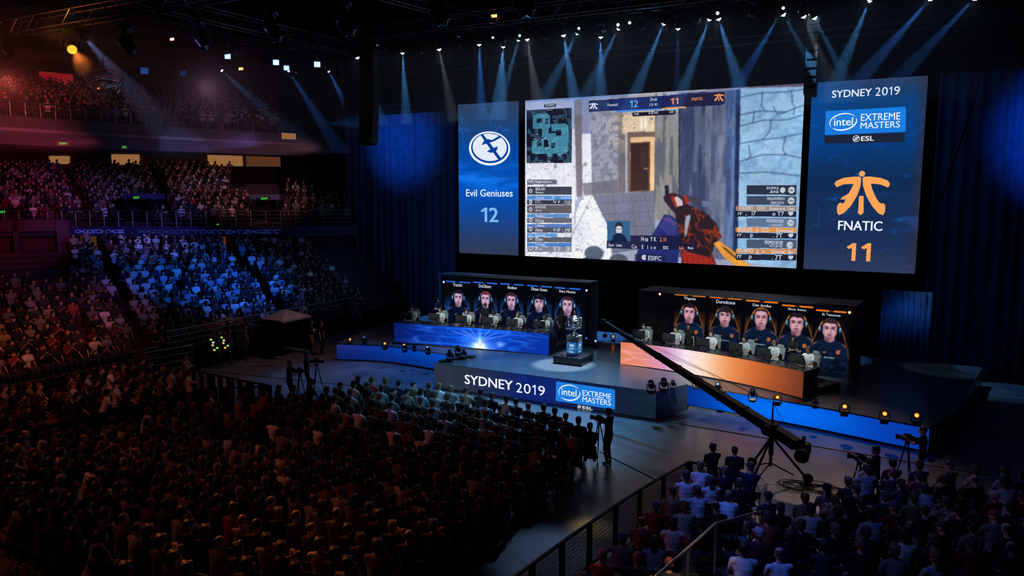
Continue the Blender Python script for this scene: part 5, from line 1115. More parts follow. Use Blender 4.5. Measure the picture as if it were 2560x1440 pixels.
def railing(pts, h, label, bars=3, step=1.6, m=None, r=.025, z0=None):
    """handrail over a line of floor points (x,y,z of the foot)"""
    m = m or STEEL; t = thing('railing', label, 'railing', pts[0]); o = Vector(pts[0]); P_ = [Vector(p) - o for p in pts]
    for k in range(bars):
        zz = h * (1 - k / max(bars, 1)); g = MB(); g.path([p + Vector((0, 0, zz)) for p in P_], r if k == 0 else r * .65, 8); g.obj('top_rail' if k == 0 else 'lower_rail', m, t)
    for a, b in zip(P_[:-1], P_[1:]):
        n = max(1, round((b - a).length / step))
        for i in range(n): p = a + (b - a) * i / n; g = MB(); g.tube(p, p + Vector((0, 0, h)), r * .9, 6); g.obj('post', m, t)
    g = MB(); g.tube(P_[-1], P_[-1] + Vector((0, 0, h)), r * .9, 6); g.obj('post', m, t); return t
BRASS = mat('lit_handrail', (.8, .72, .58), .42, metal=1.0)
railing([(-3.95, 10.6, .02), (-3.78, 12.01, .95), (-3.41, 14.59, .95), (-2.84, 16.16, .72)], 1.05, 'shiny bent handrail beside the steps of the right block', 1, 1.3, BRASS, .025)
railing([(-.5, 17.4, .12), (1.4, 18.0, .12), (3.6, 18.6, .12)], .95, 'thin dark handrail across the right seating block', 2, 1.9, RIG, .02)
railing([(2.6, 24.9, 0), (3.3, 23.4, 0), (3.6, 21.6, 0)], 1.1, 'dark rail at the far right edge of the floor', 2, 1.2, RIG, .02)
# ------------------------------------------------------------------ lamps standing on the stage
def floor_lamp_head(): pass
LAMPW = emat('lamp_warm', tuple(lin((255, 120, 56))), 3.0); LAMPB = emat('lamp_blue', tuple(lin((70, 120, 220))), 1.2); LAMPC = emat('lamp_cool', tuple(lin((150, 185, 225))), 1.3)
LAMPO = emat('lamp_orange', tuple(lin((255, 112, 40))), 5.0); LENS = mat('dark_lens', (.02, .025, .035), .08, spec=.8); LAMPR = emat('lamp_red', tuple(lin((255, 96, 60))), 6.0)
GLOSSH = mat('lamp_shell', (.02, .02, .024), .22, noise=.1, nscale=10)
def moving_head(name, label, cat, loc, aim, lens, s=1.0, hang=True, group=None, pipe=.35):
    """base box, yoke and a barrel-shaped head aimed along a direction; hung or standing"""
    t = thing(name, label, cat, loc, 0, group); aim = Vector(aim).normalized(); sg = 1 if hang else -1
    az = math.atan2(aim.y, aim.x) - math.pi / 2; Z = Matrix.Rotation(az, 3, 'Z'); q = aim.to_track_quat('Z', 'Y').to_matrix()
    g = MB(); g.rbox((0, 0, .42 * s * sg), (.36 * s, .30 * s, .16 * s), .04 * s, Z)
    if hang: g.tube((0, 0, .5 * s), (0, 0, .5 * s + pipe), .02 * s, 6).box((0, 0, .5 * s + pipe), (.09 * s, .09 * s, .1 * s))
    g.obj('base', GLOSSH, t)
    g = MB()
    for k in (-1, 1): g.rbox(Z @ Vector((k * .22 * s, 0, .17 * s * sg)), (.05 * s, .12 * s, .40 * s), .02 * s, Z)
    g.rbox((0, 0, .335 * s * sg), (.46 * s, .14 * s, .06 * s), .02 * s, Z); g.obj('yoke', GLOSSH, t)
    g = MB(); g.lathe([(.0, -.24 * s), (.09 * s, -.235 * s), (.155 * s, -.17 * s), (.175 * s, -.05 * s), (.17 * s, .08 * s), (.15 * s, .20 * s), (.155 * s, .235 * s), (.13 * s, .235 * s), (.12 * s, .21 * s)], 18, (0, 0, 0), q); hd = g.obj('head', GLOSSH, t, True)
    g = MB(); c = aim * .225 * s; n = 18; lr = (.122 if hang else .085) * s; g.add([c + q @ Vector((lr * math.cos(6.2832 * i / n), lr * math.sin(6.2832 * i / n), 0)) for i in range(n)] + [c + aim * (.10 if hang else .03) * s], [(i, (i + 1) % n, n) for i in range(n)]); g.obj('lens', lens, hd); return t
toC = lambda p: (CAMP - np.array(p))
stage_lamps = [ # px, py of the lamp, z of deck, lens, size, aim mode, label
 (875, 848, .851, LAMPW, .8, 'cam', 'stage floor lamp glowing orange at the far left end of the stage edge'), (912, 847, .851, LAMPB, .8, 'up', 'stage floor lamp second from the left end of the stage edge'),
 (962, 858, .851, LAMPW, .9, 'cam', 'stage floor lamp glowing orange near the left corner of the blue desk'), (1012, 866, .851, LAMPW, .8, 'up', 'stage floor lamp with faint orange glow below the blue desk'), (1036, 868, .851, LENS, .6, 'up', 'small dark stage lamp below the blue desk'), (1070, 872, .851, LAMPC, .8, 'up', 'stage floor lamp with white lens below the blue desk'),
 (1467, 850, .851, LAMPB, .9, 'up', 'stage floor lamp with blue lens right of the trophy'), (1489, 852, .851, LAMPC, .9, 'cam', 'stage floor lamp with white lens right of the trophy'), (1533, 840, .851, LAMPW, .8, 'cam', 'warm stage floor lamp left of the orange desk'), (1504, 800, .851, LENS, .6, 'up', 'dark stage lamp behind the crane tip'),
 (1628, 962, 1.051, LENS, 1.0, 'up', 'black moving head lamp, left of three at the platform corner'), (1660, 957, 1.051, LENS, 1.05, 'up', 'black moving head lamp, middle of three at the platform corner'), (1683, 958, 1.051, LENS, .7, 'up', 'small black lamp, right of three at the platform corner'),
 (1740, 955, .851, LENS, .8, 'up', 'dark stage lamp behind the crane boom on the right wing'), (1795, 966, .851, LAMPC, .9, 'up', 'black stage lamp with white lens below the orange desk'), (1882, 982, .851, LENS, .95, 'up', 'black stage lamp below the right half of the orange desk'), (1944, 992, .851, LAMPO, .9, 'cam', 'orange glowing stage lamp near the right end of the orange desk'),
 (2038, 1004, .851, LENS, .7, 'up', 'dark stage lamp at the right foot of the orange desk'), (2112, 1015, .851, LAMPO, 1.0, 'cam', 'orange glowing stage lamp, first of three along the right wing'), (2212, 1033, .851, LAMPO, 1.0, 'cam', 'orange glowing stage lamp, second of three along the right wing'), (2292, 1037, .851, LAMPO, 1.0, 'cam', 'orange glowing stage lamp, last of three along the right wing'),
 (1145, 872, 1.051, LENS, .9, 'up', 'black stage lamp at the back of the platform lamp bar'), (1125, 885, 1.051, LENS, 1.0, 'up', 'black stage lamp at the front of the platform lamp bar'), (1160, 882, 1.051, LENS, .8, 'up', 'black stage lamp at the right of the platform lamp bar')]
for px, py, z, lens, s, mode, lab in stage_lamps:
    s *= .70; p = onz(px, py, z + .5 * s); c = toC(p); aim = (c[0], c[1], c[2] * .55) if mode == 'cam' else (c[0] * .10, c[1] * .35, 14)
    moving_head('stage_lamp', lab, 'lamp', (p[0], p[1], z + .5 * s), aim, lens, s, False, 'lamps standing on the stage')
g = MB(); a, b = onz(1108, 903, 1.06), onz(1178, 893, 1.06); g.tube((a[0], a[1], 1.10), (b[0], b[1], 1.10), .05, 8).box((a[0], a[1], 1.08), (.3, .3, .06)).box((b[0], b[1], 1.08), (.3, .3, .06)); tag(g.obj('lamp_bar', BLACK), 'black floor bar holding lamps at the left edge of the centre platform', 'bar')
for i, ((px, py), c_, lab) in enumerate((((1110, 705), (130, 180, 255), 'small blue lamp at the top left corner of the blue booth'), ((1467, 726), (90, 150, 255), 'small blue lamp at the top right corner of the blue booth'), ((1650, 735), (255, 110, 110), 'small red lamp at the left end of the orange booth'), ((2124, 781), (255, 170, 90), 'small amber lamp at the right end of the orange booth'))):
    y_ = 34.84 if i < 2 else (33.9 if i == 2 else 33.28); p = ony(px, py, y_)
    t = thing('accent_lamp', lab, 'lamp', tuple(p)); g = MB(); g.rbox((0, .12, 0), (.14, .26, .14), .03); g.obj('housing', BLACK, t); g = MB(); g.ell((0, -.03, 0), (.05, .03, .05), 10, 6); g.obj('bulb', emat('accent_%d' % i, tuple(lin(c_)), 8.0), t)
# ------------------------------------------------------------------ trusses
def truss(p0, p1, label, s=.5, r=.03, step=.55):
    g = MB(); c = Vector(p0); g.truss((0, 0, 0), Vector(p1) - c, s, r, step); o = g.obj('lighting_truss', RIG); o.location = p0; return tag(o, label, 'truss')
truss((-44, 18, 14.75), (-8, 18, 14.75), 'lighting truss nearest the hall, holding the big black lamps', .5, .035)
truss((-46, 30, 15.9), (-7, 30, 15.9), 'lighting truss in the middle of the rig holding the blue square lamps', .55)
truss((-34, 36, 17.15), (6, 36, 17.15), 'long lighting truss above the stage holding the beam lamps', .6)
truss((-30, 40.3, 15.84), (8, 40.3, 15.84), 'slim dark truss behind the beams above the screens', .35, .03)
truss((-33.2, 40.6, 13.65), (-26.4, 40.6, 13.65), 'short truss over the left blue drape', .4, .03)
truss((-.6, 40.6, 13.98), (9, 40.6, 13.98), 'short truss over the right blue drape', .4, .03)
truss((-30.5, 8, 16.6), (-30.5, 40, 16.6), 'dark roof truss running towards the stage over the left stand', .6, .035)
truss((-37.5, 12, 17.0), (-37.5, 40, 17.4), 'outer roof truss over the left stand', .6, .035)
truss((-22.5, 6, 16.2), (-22.5, 36, 17.6), 'roof truss crossing above the big black lamps', .5, .03)
for (x, y, z0, z1, lab) in ((-5.1, 36.6, 12.55, 15.9, 'black column of loudspeakers hanging between centre and right screens'), (-28.2, 35.0, 11.0, 16.2, 'black column of loudspeakers hanging left of the left screen')):
    t = thing('line_array_speaker', lab, 'loudspeaker', (x, y, z0)); n = 9; hh = (z1 - z0) / n
    for i in range(n):
        s = (n - 1 - i) / n; a = R(-26 * s * s); g = MB(); w_ = .5 if x > -10 else .95
        g.box((0, -.32 * s * s, hh * (i + .5)), (w_, .55, hh * .93), Matrix.Rotation(a, 3, 'X')).box((0, -.28 - .32 * s * s, hh * (i + .5)), (w_ * .9, .03, hh * .7), Matrix.Rotation(a, 3, 'X')); g.obj('cabinet', BLACK, t)
    g = MB(); g.box((0, 0, z1 - z0 + .08), (w_ * .8, .5, .1)).tube((0, 0, z1 - z0 + .1), (0, 0, z1 - z0 + 1.2), .02, 6); g.obj('hanging_frame', RIG, t)
# ------------------------------------------------------------------ moving heads on the beam truss: lens pixel, beam end pixel, colour, strength, cone
BL = (.10, .42, 1.0); DEEP = (.05, .26, 1.0); GRY = (.55, .72, .85)
beams = [((894, 145), (941, 267), BL, .8, 11), ((1006, 133), (1014, 260), BL, 1.15, 12), ((1098, 124), (1123, 246), GRY, .30, 12), ((1198, 112), (1203, 253), DEEP, 1.2, 12), ((1258, 117), (1250, 235), BL, .8, 20), ((1296, 100), (1271, 190), BL, .6, 11), ((1318, 99), (1338, 218), GRY, .36, 14),
         ((1409, 89), (1433, 228), BL, 1.15, 14), ((1443, 84), (1377, 211), BL, .6, 14), ((1502, 93), (1502, 215), BL, .7, 17), ((1546, 72), (1468, 228), BL, .7, 13), ((1659, 60), (1591, 225), BL, 1.0, 12), ((1695, 72), (1693, 170), DEEP, .3, 9), ((1773, 49), (1717, 198), BL, .95, 12), ((1797, 48), (1844, 200), BL, .85, 14),
         ((1953, 31), (1861, 188), DEEP, 1.3, 11), ((1959, 37), (2040, 180), BL, .32, 11), ((2010, 42), (2070, 188), GRY, .14, 14), ((2037, 45), (2090, 150), BL, .45, 10), ((2174, 2), (2096, 188), BL, .75, 13), ((2325, -2), (2177, 168), DEEP, .75, 12), ((2436, -3), (2305, 134), DEEP, .42, 12)]
BEAM_W = 11000
def lens_mat(c): return emat('beam_lens_%02d%02d%02d' % tuple(int(k * 99) for k in c), tuple(.35 + .65 * k for k in c), 26.0)
unl = [(845, 150), (945, 138), (1052, 132), (1146, 118), (1360, 98), (1604, 72), (1743, 56), (1878, 40)]
allb = sorted([(b[0], b) for b in beams] + [(u, None) for u in unl], key=lambda q: q[0][0])
for i, (px, b) in enumerate(allb):
    p = Vector(ony(px[0], px[1], 36.0)); 
    if b:
        _, end, col, st, ang = b; e = Vector(ony(end[0], end[1], 36.25)); aim = (e - p).normalized(); lens = lens_mat(col)
    else: aim = Vector((random.uniform(-.2, .2), -.35, -1)).normalized(); lens = LENS
    s = .95; c = p - aim * .24 * s
    nm = {BL: 'pale blue', DEEP: 'deep blue', GRY: 'faint grey'}.get(b[2] if b else None, '')
    moving_head('moving_head_light', (f'moving head lamp sending a {nm} beam, {ORD[i + 1]} from left on the beam truss' if b else f'unlit black moving head lamp, {ORD[i + 1]} from left on the beam truss'), 'lamp', tuple(c), aim, lens, s, True, 'moving heads on the beam truss', max(.05, 16.85 - c.z - .36))
    if b: spot('beam', tuple(p + aim * .13), tuple(p + aim * 5), BEAM_W * st, col, ang, .35, .05)
# bright bare lamps seen above the beams
for (px, py), c_, lab in (((1545, 62), (225, 245, 235), 'bright greenish-white spot lamp on the beam truss, left of two'), ((1574, 57), (235, 235, 255), 'small white spot lamp beside the greenish-white one'), ((1794, 33), (245, 250, 255), 'brightest white spot lamp above the right half of the screen'), ((1958, 20), (190, 235, 255), 'pale cyan spot lamp near the loudspeaker column'), ((1447, 71), (170, 215, 225), 'pale cyan spot lamp above the centre screen'), ((1232, 94), (140, 150, 170), 'dim grey spot lamp above the left end of the centre screen'), ((1299, 89), (150, 200, 210), 'dim cyan spot lamp above the left end of the centre screen')):
    p = Vector(ony(px, py, 35.4)); moving_head('spot_lamp', lab, 'lamp', tuple(p), (CAMP - np.array(p)), emat('spot_%d' % px, tuple(lin(c_)), 22 if c_[0] > 200 else 3), .52, True, None, max(.05, 16.9 - p.z - .26))
# big black heads on the near truss
big = [((12, 122), None, 1.35), ((176, 118), 'orange', 1.35), ((207, 88), 'lilac', 1.0), ((318, 112), None, 1.35), ((497, 98), None, 1.35), ((680, 76), None, 1.35), ((862, 58), None, 1.4), ((1094, 30), None, 1.4), ((1306, 6), None, 1.4)]
for i, (px, kind, s) in enumerate(big):
    p = Vector(ony(*px, 18.0 if kind != 'lilac' else 18.6)); aim = Vector((.45, .35, -.9)).normalized() if not kind else None
    if kind == 'orange': aim = (Vector(ony(240, 205, 16.6)) - p).normalized(); lens = emat('orange_lens', tuple(lin((255, 150, 40))), 2.2)
    elif kind == 'lilac': aim = (Vector(ony(425, 335, 30)) - p).normalized(); lens = emat('lilac_lens', (.7, .75, 1), 10)
    else: lens = LENS
    moving_head('moving_head_light', {'orange': 'big moving head lamp glowing orange on the near truss', 'lilac': 'moving head lamp sending a lilac beam over the left stand'}.get(kind, f'big unlit black moving head lamp, {ORD[i + 1]} from left on the near truss'), 'lamp', tuple(p), aim, lens, s, True, 'big moving heads on the near truss', max(.05, 14.5 - p.z - .5 * s))
    if kind == 'orange': spot('beam_orange', tuple(p + aim * .52), tuple(p + aim * 5), 9000, (1, .24, .04), 24, .5, .07); spot('shell_fill', tuple(p + Vector((.5, -1.2, .2))), tuple(p + Vector((0, .2, .7))), 70, (1, .36, .05), 120, 1, .1)  # second spot is added beside the lamp to light its black shell
    if kind == 'lilac': spot('beam_lilac', tuple(p + aim * .42), tuple(p + aim * 5), 8000, (.40, .45, .95), 9, .5, .07)
# square blue lamps and small beam lamps on the middle truss
for (px, py), c_, sz, lab in (((569, 141), (96, 136, 255), .36, 'bright blue square lamp, first of four on the middle truss'), ((690, 156), (96, 136, 255), .36, 'bright blue square lamp, second of four on the middle truss'), ((793, 161), (96, 136, 255), .36, 'bright blue square lamp, fourth of four on the middle truss'), ((716, 170), (86, 128, 255), .32, 'bright blue square lamp, third of four on the middle truss'), ((361, 177), (30, 70, 140), .5, 'dim blue square lamp left of the bright blue ones'), ((458, 183), (16, 34, 84), .4, 'very dim blue square lamp on the middle truss')):
    p = Vector(ony(px, py, 30)); t = thing('square_lamp', lab, 'lamp', tuple(p)); c = Vector(CAMP) - p; q = c.to_track_quat('Y', 'Z').to_matrix()
    g = MB(); g.rbox((0, 0, 0), (sz, .22, sz * .9), .04, q).tube((0, 0, sz * .4), (0, 0, 15.7 - p.z), .02, 6); g.obj('housing', GLOSSH, t)
    g = MB(); g.rbox(q @ Vector((0, .115, 0)), (sz * .8, .02, sz * .7), .01, q); g.obj('lens', emat('square_%d' % px, tuple(lin(c_)), 7.0 if c_[0] > 80 else .9), t)
sb = [((555, 177), (690, 300), BL, .32, 13), ((722, 178), (800, 300), DEEP, .65, 12), ((822, 179), (890, 310), DEEP, .8, 13)]
for i, (px, end, col, st, ang) in enumerate(sb):
    p = Vector(ony(*px, 30.2)); e = Vector(ony(*end, 31.2)); aim = (e - p).normalized()
    moving_head('moving_head_light', f'small moving head with a blue beam over the left stand, {ORD[i + 1]} of three', 'lamp', tuple(p - aim * .15), aim, lens_mat(col), .6, True, 'small beam lamps on the middle truss', max(.05, 15.65 - p.z - .3)); spot('beam', tuple(p + aim * .06), tuple(p + aim * 5), BEAM_W * st, col, ang, .4, .05)
for i, px in enumerate(((640, 165), (745, 178), (845, 185), (960, 120))):
    p = Vector(ony(*px, 30.0)); moving_head('moving_head_light', f'unlit moving head lamp, {ORD[i + 1]} of four under the middle truss', 'lamp', tuple(p), (.2, -.3, -1), LENS, .6, True, 'unlit heads under the middle truss', max(.05, 15.65 - p.z - .3))
for (px, py), y_, lab, c_ in (((430, 98), 27, 'small red lamp high over the left stand', (255, 110, 90)), ((602, 172), 29, 'small orange-red lamp under the middle truss', (255, 120, 70)), ((1235, 40), 30, 'small orange lamp with three cells above the left screen', (255, 140, 60))):
    p = Vector(ony(px, py, y_)); t = thing('accent_lamp', lab, 'lamp', tuple(p)); g = MB(); g.rbox((0, .08, 0), (.4, .14, .24), .03).tube((0, .08, .1), (0, .08, .9), .015, 6); g.obj('housing', GLOSSH, t)
    g = MB()
    for k in (-1, 0, 1): g.ell((k * .1, -.0, 0), (.045, .03, .07), 10, 6)
    g.obj('bulb', emat('accent_%d' % px, tuple(lin(c_)), 9), t)
# hanging ring of bundled cable with a clear reflector
c = Vector(ony(262, 212, 20)); t = thing('hanging_cable_ring', 'round ring of glinting bundled cable hanging over the upper left stand', 'fixture', tuple(c)); rng = random.Random(11); g = MB()
for k in range(12):
    pts = []; rx = rng.uniform(.45, 1.25); tl, ph = rng.uniform(-.5, .5), rng.uniform(0, 6.28)
    for i in range(31): a = ph + i * .209; pts.append((rx * math.cos(a), .3 * math.sin(a * 2 + tl), rx * (.50 + .12 * math.sin(ph)) * math.sin(a + tl) + .03 * math.sin(a * 5)))
    g.path(pts, .018, 6)
g.obj('ring', CHROME, t)
g = MB(); g.lathe([(.34, -.1), (.30, .06), (.16, .18), (.0, .21)], 20, (-.15, 0, -.05), Matrix.Rotation(R(40), 3, 'X')); g.obj('reflector', CHROME, t, True)
g = MB(); g.tube((0, 0, .3), (0, 0, 16.3 - c.z), .015, 6); g.obj('hanging_wire', RIG, t)
spot('ring_glint', tuple(c + Vector((1.5, -3, -.5))), tuple(c), 220, (1, .25, .35), 50, 1, .3)  # spot without fixture, added to make the cable ring glint
# hanging cable by the right drape
g = MB(); P_ = [ony(2492, -10, 38), ony(2455, 180, 39), ony(2420, 300, 39.6), ony(2352, 500, 40)]; g.path([tuple(p) for p in spline(P_, 6, False)], .035, 6); tag(g.obj('hanging_cable', CAMB), 'black cable bundle sagging in front of the right blue drape', 'cable')
# ------------------------------------------------------------------ theatrical haze under the rig
def haze(lo_, hi_, dens, label):
    m = bpy.data.materials.new('haze'); m.use_nodes = True; nt = m.node_tree; nt.nodes.clear(); v = nt.nodes.new('ShaderNodeVolumeScatter'); o_ = nt.nodes.new('ShaderNodeOutputMaterial')
    v.inputs['Density'].default_value = dens; v.inputs['Color'].default_value = (.98, .98, 1, 1); v.inputs['Anisotropy'].default_value = 0.0; nt.links.new(v.outputs[0], o_.inputs['Volume'])
    g = MB(); c = [(a + b) / 2 for a, b in zip(lo_, hi_)]; g.box(c, [b - a for a, b in zip(lo_, hi_)]); o = g.obj('haze', m); return tag(o, label, 'haze', None, 'stuff')
haze((-34.5, 34.2, 12.2), (6, 39.8, 16.6), .017, 'thin stage haze showing the light beams above the screens')
haze((-42, 13.0, 10.4), (-26.5, 33.4, 15.3), .011, 'thin haze showing coloured beams over the left stand')
# ------------------------------------------------------------------ the stands on the left: rings of rows, balconies, suites
def ringpts(pxs, depths=None, x=None, y_int=40):
    out = []
    for i, p in enumerate(pxs):
        d = hdir(p); k = depths[i] if depths else x / d[0]; out.append((d[0] * k, d[1] * k))
    t = np.linspace(0, 1, len(out)); P = np.array(out); s = np.linspace(0, 1, y_int + 1)
    cx = np.polyfit(t, P[:, 0], min(3, len(out) - 1)); cy = np.polyfit(t, P[:, 1], min(3, len(out) - 1))
    return np.stack([np.polyval(cx, s), np.polyval(cy, s)], 1)
NR = 40
R0 = ringpts([-60, 300, 700, 1040], x=-30.4); R1 = ringpts([-170, 200, 545, 880], [45, 47.5, 47, 49])
R3 = R1.copy(); R4 = ringpts([-230, 140, 490, 850], [59, 60.5, 61.5, 65])
R5 = ringpts([-150, 200, 545, 900], [38, 44, 50.5, 58.5]); R6 = ringpts([-190, 165, 520, 880], [52, 58, 65, 72])
def lerp2(A, B, t): return A * (1 - t) + B * t
def at_s(ring, s): x = np.linspace(0, 1, len(ring)); return np.array([np.interp(s, x, ring[:, 0]), np.interp(s, x, ring[:, 1])])
def steps(name, A, B, za, zb, n):
    g = MB()
    for r in range(n):
        P, Q = lerp2(A, B, r / n), lerp2(A, B, (r + 1) / n); z = za + (zb - za) * r / max(n - 1, 1); zl = z - .7; m = len(P)
        vs = [(x, y, z) for x, y in P] + [(x, y, z) for x, y in Q] + [(x, y, zl) for x, y in P]
        fs = [(i, i + 1, m + i + 1, m + i) for i in range(m - 1)] + [(2 * m + i, 2 * m + i + 1, i + 1, i) for i in range(m - 1)]; g.add(vs, fs)
    return struct(g.obj(name, TERR))
def band(name, ring, z0, z1, m, th=.25, out=0.0):
    g = MB(); n = len(ring); T = np.gradient(ring, axis=0); T /= np.hypot(*T.T)[:, None]; N = np.stack([T[:, 1], -T[:, 0]], 1)
    A = ring + N * out; B = ring + N * (out - th)
    vs = [(x, y, z0) for x, y in A] + [(x, y, z1) for x, y in A] + [(x, y, z1) for x, y in B] + [(x, y, z0) for x, y in B]
    fs = [(k * n + i, k * n + i + 1, ((k + 1) % 4) * n + i + 1, ((k + 1) % 4) * n + i) for k in range(4) for i in range(n - 1)]
    fs += [(0, n, 2 * n, 3 * n), (n - 1, 4 * n - 1, 3 * n - 1, 2 * n - 1)]; g.add(vs, fs); return struct(g.obj(name, m))
NL, NM, NU = 16, 14, 13
ZL = (1.0, 4.7); ZM = (6.25, 9.4); ZU = (12.2, 15.2)
steps('terrace_lower', R0, R1, *ZL, NL); steps('terrace_middle', R3, R4, *ZM, NM); steps('terrace_upper', R5 , R6, *ZU, NU)
band('wall_stand', R0, 0, 1.0, DRAPE, .2); band('wall_concourse', R1, 4.0, 6.2, mat('dark_red_wall', (.055, .02, .026), .9, noise=.2, nscale=1), .2, -.05)
rib = band('ribbon_board', R1, 5.65, 6.25, mat('ribbon_navy', (.03, .035, .10), .45), .2, .55)
del rib['kind']; tag(rib, 'long narrow sponsor ribbon along the front of the middle stand', 'board')
band('wall_suites', R4, 9.4, 12.0, mat('suite_wall', (.06, .05, .05), .8), .2, -.7); band('balcony_slab', R5, 10.85, 11.25, FASC, 3.2, .25)
band('balcony_front', R5, 11.25, 12.35, FASC, .25, .3); band('balcony_trim', R5, 11.55, 11.72, mat('fascia_line', (.20, .17, .24), .5), .05, .36)
half = R6[:22]
band('trim_1', half, 17.9, 18.55, mat('trim_grey', (.10, .09, .12), .7), .2, -.1); band('trim_2', half, 19.5, 20.0, mat('trim_grey'), .2, -.1)
band('wall_upper', R6, 15.0, 22.0, CEIL, .3, -.3)
# ribbon glyphs, outlined shapes as on the photo
g = MB(); T1 = np.gradient(R1, axis=0); rng = random.Random(8)
GL = edge_lamp('ribbon_glyph', (70, 86, 220), .75); LW = edge_lamp('ribbon_glyph_dim', (34, 58, 130), .8)
def on_ring(px, ring, out):
    best = min(range(400), key=lambda i: abs(proj((*at_s(ring, i / 399), 6))[0] - px)); s = best / 399; p = at_s(ring, s); t = at_s(ring, min(1, s + .01)) - at_s(ring, max(0, s - .01)); t /= np.hypot(*t); n = np.array([t[1], -t[0]]); return p + n * out, t, n, s
g2 = MB()
for px in list(range(206, 322, 11)) + list(range(368, 700, 15)):
    p, t, n, s = on_ring(px, R1, .60); m_ = g if px < 330 else g2; k = rng.choice('OoZXC'); w_ = rng.uniform(.13, .24); z = 5.95
    pts = {'O': 16, 'o': 8, 'C': 11}.get(k, 0)
    if pts: q = [(w_ * math.cos(6.283 * i / 16 + .5), .11 * math.sin(6.283 * i / 16 + .5)) for i in range(pts + 1)] if k != 'o' else [(w_ * math.cos(6.283 * i / 8), .08 * math.sin(6.283 * i / 8)) for i in range(9)]
    elif k == 'Z': q = [(-w_, .09), (w_, .09), (-w_, -.09), (w_, -.09)]
    else: q = [(-w_, .09), (w_, -.09), (0, 0), (w_, .09), (-w_, -.09)]
    m_.path([(p[0] + t[0] * a, p[1] + t[1] * a, z + b) for a, b in q], .016, 5)
g.obj('glyph_lettering', GL, rib); g2.obj('glyph_lettering', LW, rib)
# lit suite openings and red windows
SUI = emat('suite_light', tuple(lin((196, 136, 84))), .5); SUD = emat('suite_dim_light', tuple(lin((140, 86, 54))), .34); REDW = emat('red_window', tuple(lin((180, 30, 40))), .5)
def lit_panel(name, px0, py0, px1, py1, ring, m, label, out=-.55):
    a, t, n, s0 = on_ring((px0 + px1) / 2, ring, out); pl = Plane((*a, 0), (-t[0], -t[1], 0) if False else (t[0], t[1], 0))
    a0, b0 = pl.px(px0, py1); a1, b1 = pl.px(px1, py0); g = MB(); c = pl.at((a0 + a1) / 2, (b0 + b1) / 2, 0); g.box(c, (abs(a1 - a0), .06, b1 - b0), Matrix.Rotation(math.atan2(t[1], t[0]), 3, 'Z')); o = g.obj(name, m)
    o['kind'] = 'structure'; return o
n_ = 0
for a in ((124, 390, 174, 410, SUI), (280, 386, 348, 412, SUI), (520, 388, 606, 415, SUI), (616, 391, 706, 416, SUD)):
    n_ += 1; lit_panel(f'window_{n_}', *a[:4], R4, a[4], '')
g = MB()
for a, rg, ou, mm in (((100, 186, 182, 214), R6, -.05, REDW), ((719, 219, 751, 237), R6, -.05, REDW), ((705, 334, 739, 347), R5, .36, SUI)):
    n_ += 1; lit_panel(f'window_{n_}', *a, rg, mm, '', ou)
# exit signs
EXG = emat('exit_green', tuple(lin((70, 230, 90))), .9); EXA = emat('exit_amber', tuple(lin((220, 150, 70))), .5)
def exit_sign(px, py, w_, h_, ring, out, label, amber=False, tx='EXIT'):
    a, t, n, s = on_ring(px, ring, out); pl = Plane((*a, 0), (t[0], t[1], 0)); a0, b0 = pl.px(px, py); k = np.hypot(*a); sc = proj((*a, 6))[2] / FPX
    o = thing('exit_sign', label, 'sign', tuple(pl.at(a0, b0))); rz = Matrix.Rotation(math.atan2(t[1], t[0]), 3, 'Z'); g = MB(); g.box((0, 0, 0), (w_ * sc, .10, h_ * sc), rz); g.obj('housing', mat('sign_amber', (.35, .2, .1), .5) if amber else BLACK, o)
    m = MB(); put_text(m, pl, tx, a0 - w_ * sc * .3, b0 - h_ * sc * .26, a0 + w_ * sc * .3, b0 + h_ * sc * .26, d=.07, bold=.03, pxs=False); loc_parent(m.obj('sign_lettering', EXG, None), o)
exit_sign(157, 359, 30, 10, R5, .34, 'green exit sign in an amber recess on the left balcony front', True); exit_sign(310, 368, 16, 9, R5, .34, 'small exit sign under the balcony left of the lit suites', True)
exit_sign(343, 494, 26, 10, R1, .8, 'green exit sign on the left dark portal of the middle stand'); exit_sign(662, 496, 26, 10, R1, .8, 'green exit sign on the right dark portal of the middle stand'); exit_sign(733, 298, 14, 8, R6, .8, 'small exit sign in the upper stand below the red window'); exit_sign(4, 530, 30, 11, R1, .4, 'green exit sign at the far left edge of the stand'); exit_sign(546, 561, 10, 6, R1, .72, 'tiny exit sign on the ribbon above the orange doorway')
# dark entrances in the middle stand with blue lintels
VOMM = mat('portal_blue', (.03, .05, .12), .6)
def portal(px0, py0, px1, py1, ring, back, label, dep=1.6):
    a, t, n, s = on_ring((px0 + px1) / 2, ring, back); pl = Plane((*a, 0), (t[0], t[1], 0)); a0, b0 = pl.px(px0, py1); a1, b1 = pl.px(px1, py0); rz = Matrix.Rotation(math.atan2(t[1], t[0]), 3, 'Z')
    c = pl.at((a0 + a1) / 2, (b0 + b1) / 2, -dep / 2); o = thing('stand_portal', label, 'entrance', tuple(c)); w_, h_ = abs(a1 - a0), b1 - b0
    g = MB(); g.box((0, 0, h_ * .38), (w_ + .3, dep, h_ * .24), rz); g.obj('lintel', VOMM, o)
    g = MB(); 
    for k in (-1, 1): g.box(rz @ Vector((k * w_ * .5, 0, -h_ * .1)), (.2, dep, h_ * .8), rz)
    g.box(rz @ Vector((0, dep * .45, -h_ * .1)), (w_, .1, h_ * .8), rz); g.obj('side_wall', DRAPE, o)
portal(318, 484, 372, 545, R1, .2, 'dark entrance portal with blue lintel, left in the middle stand'); portal(634, 486, 692, 545, R1, .2, 'dark entrance portal with blue lintel, right in the middle stand')
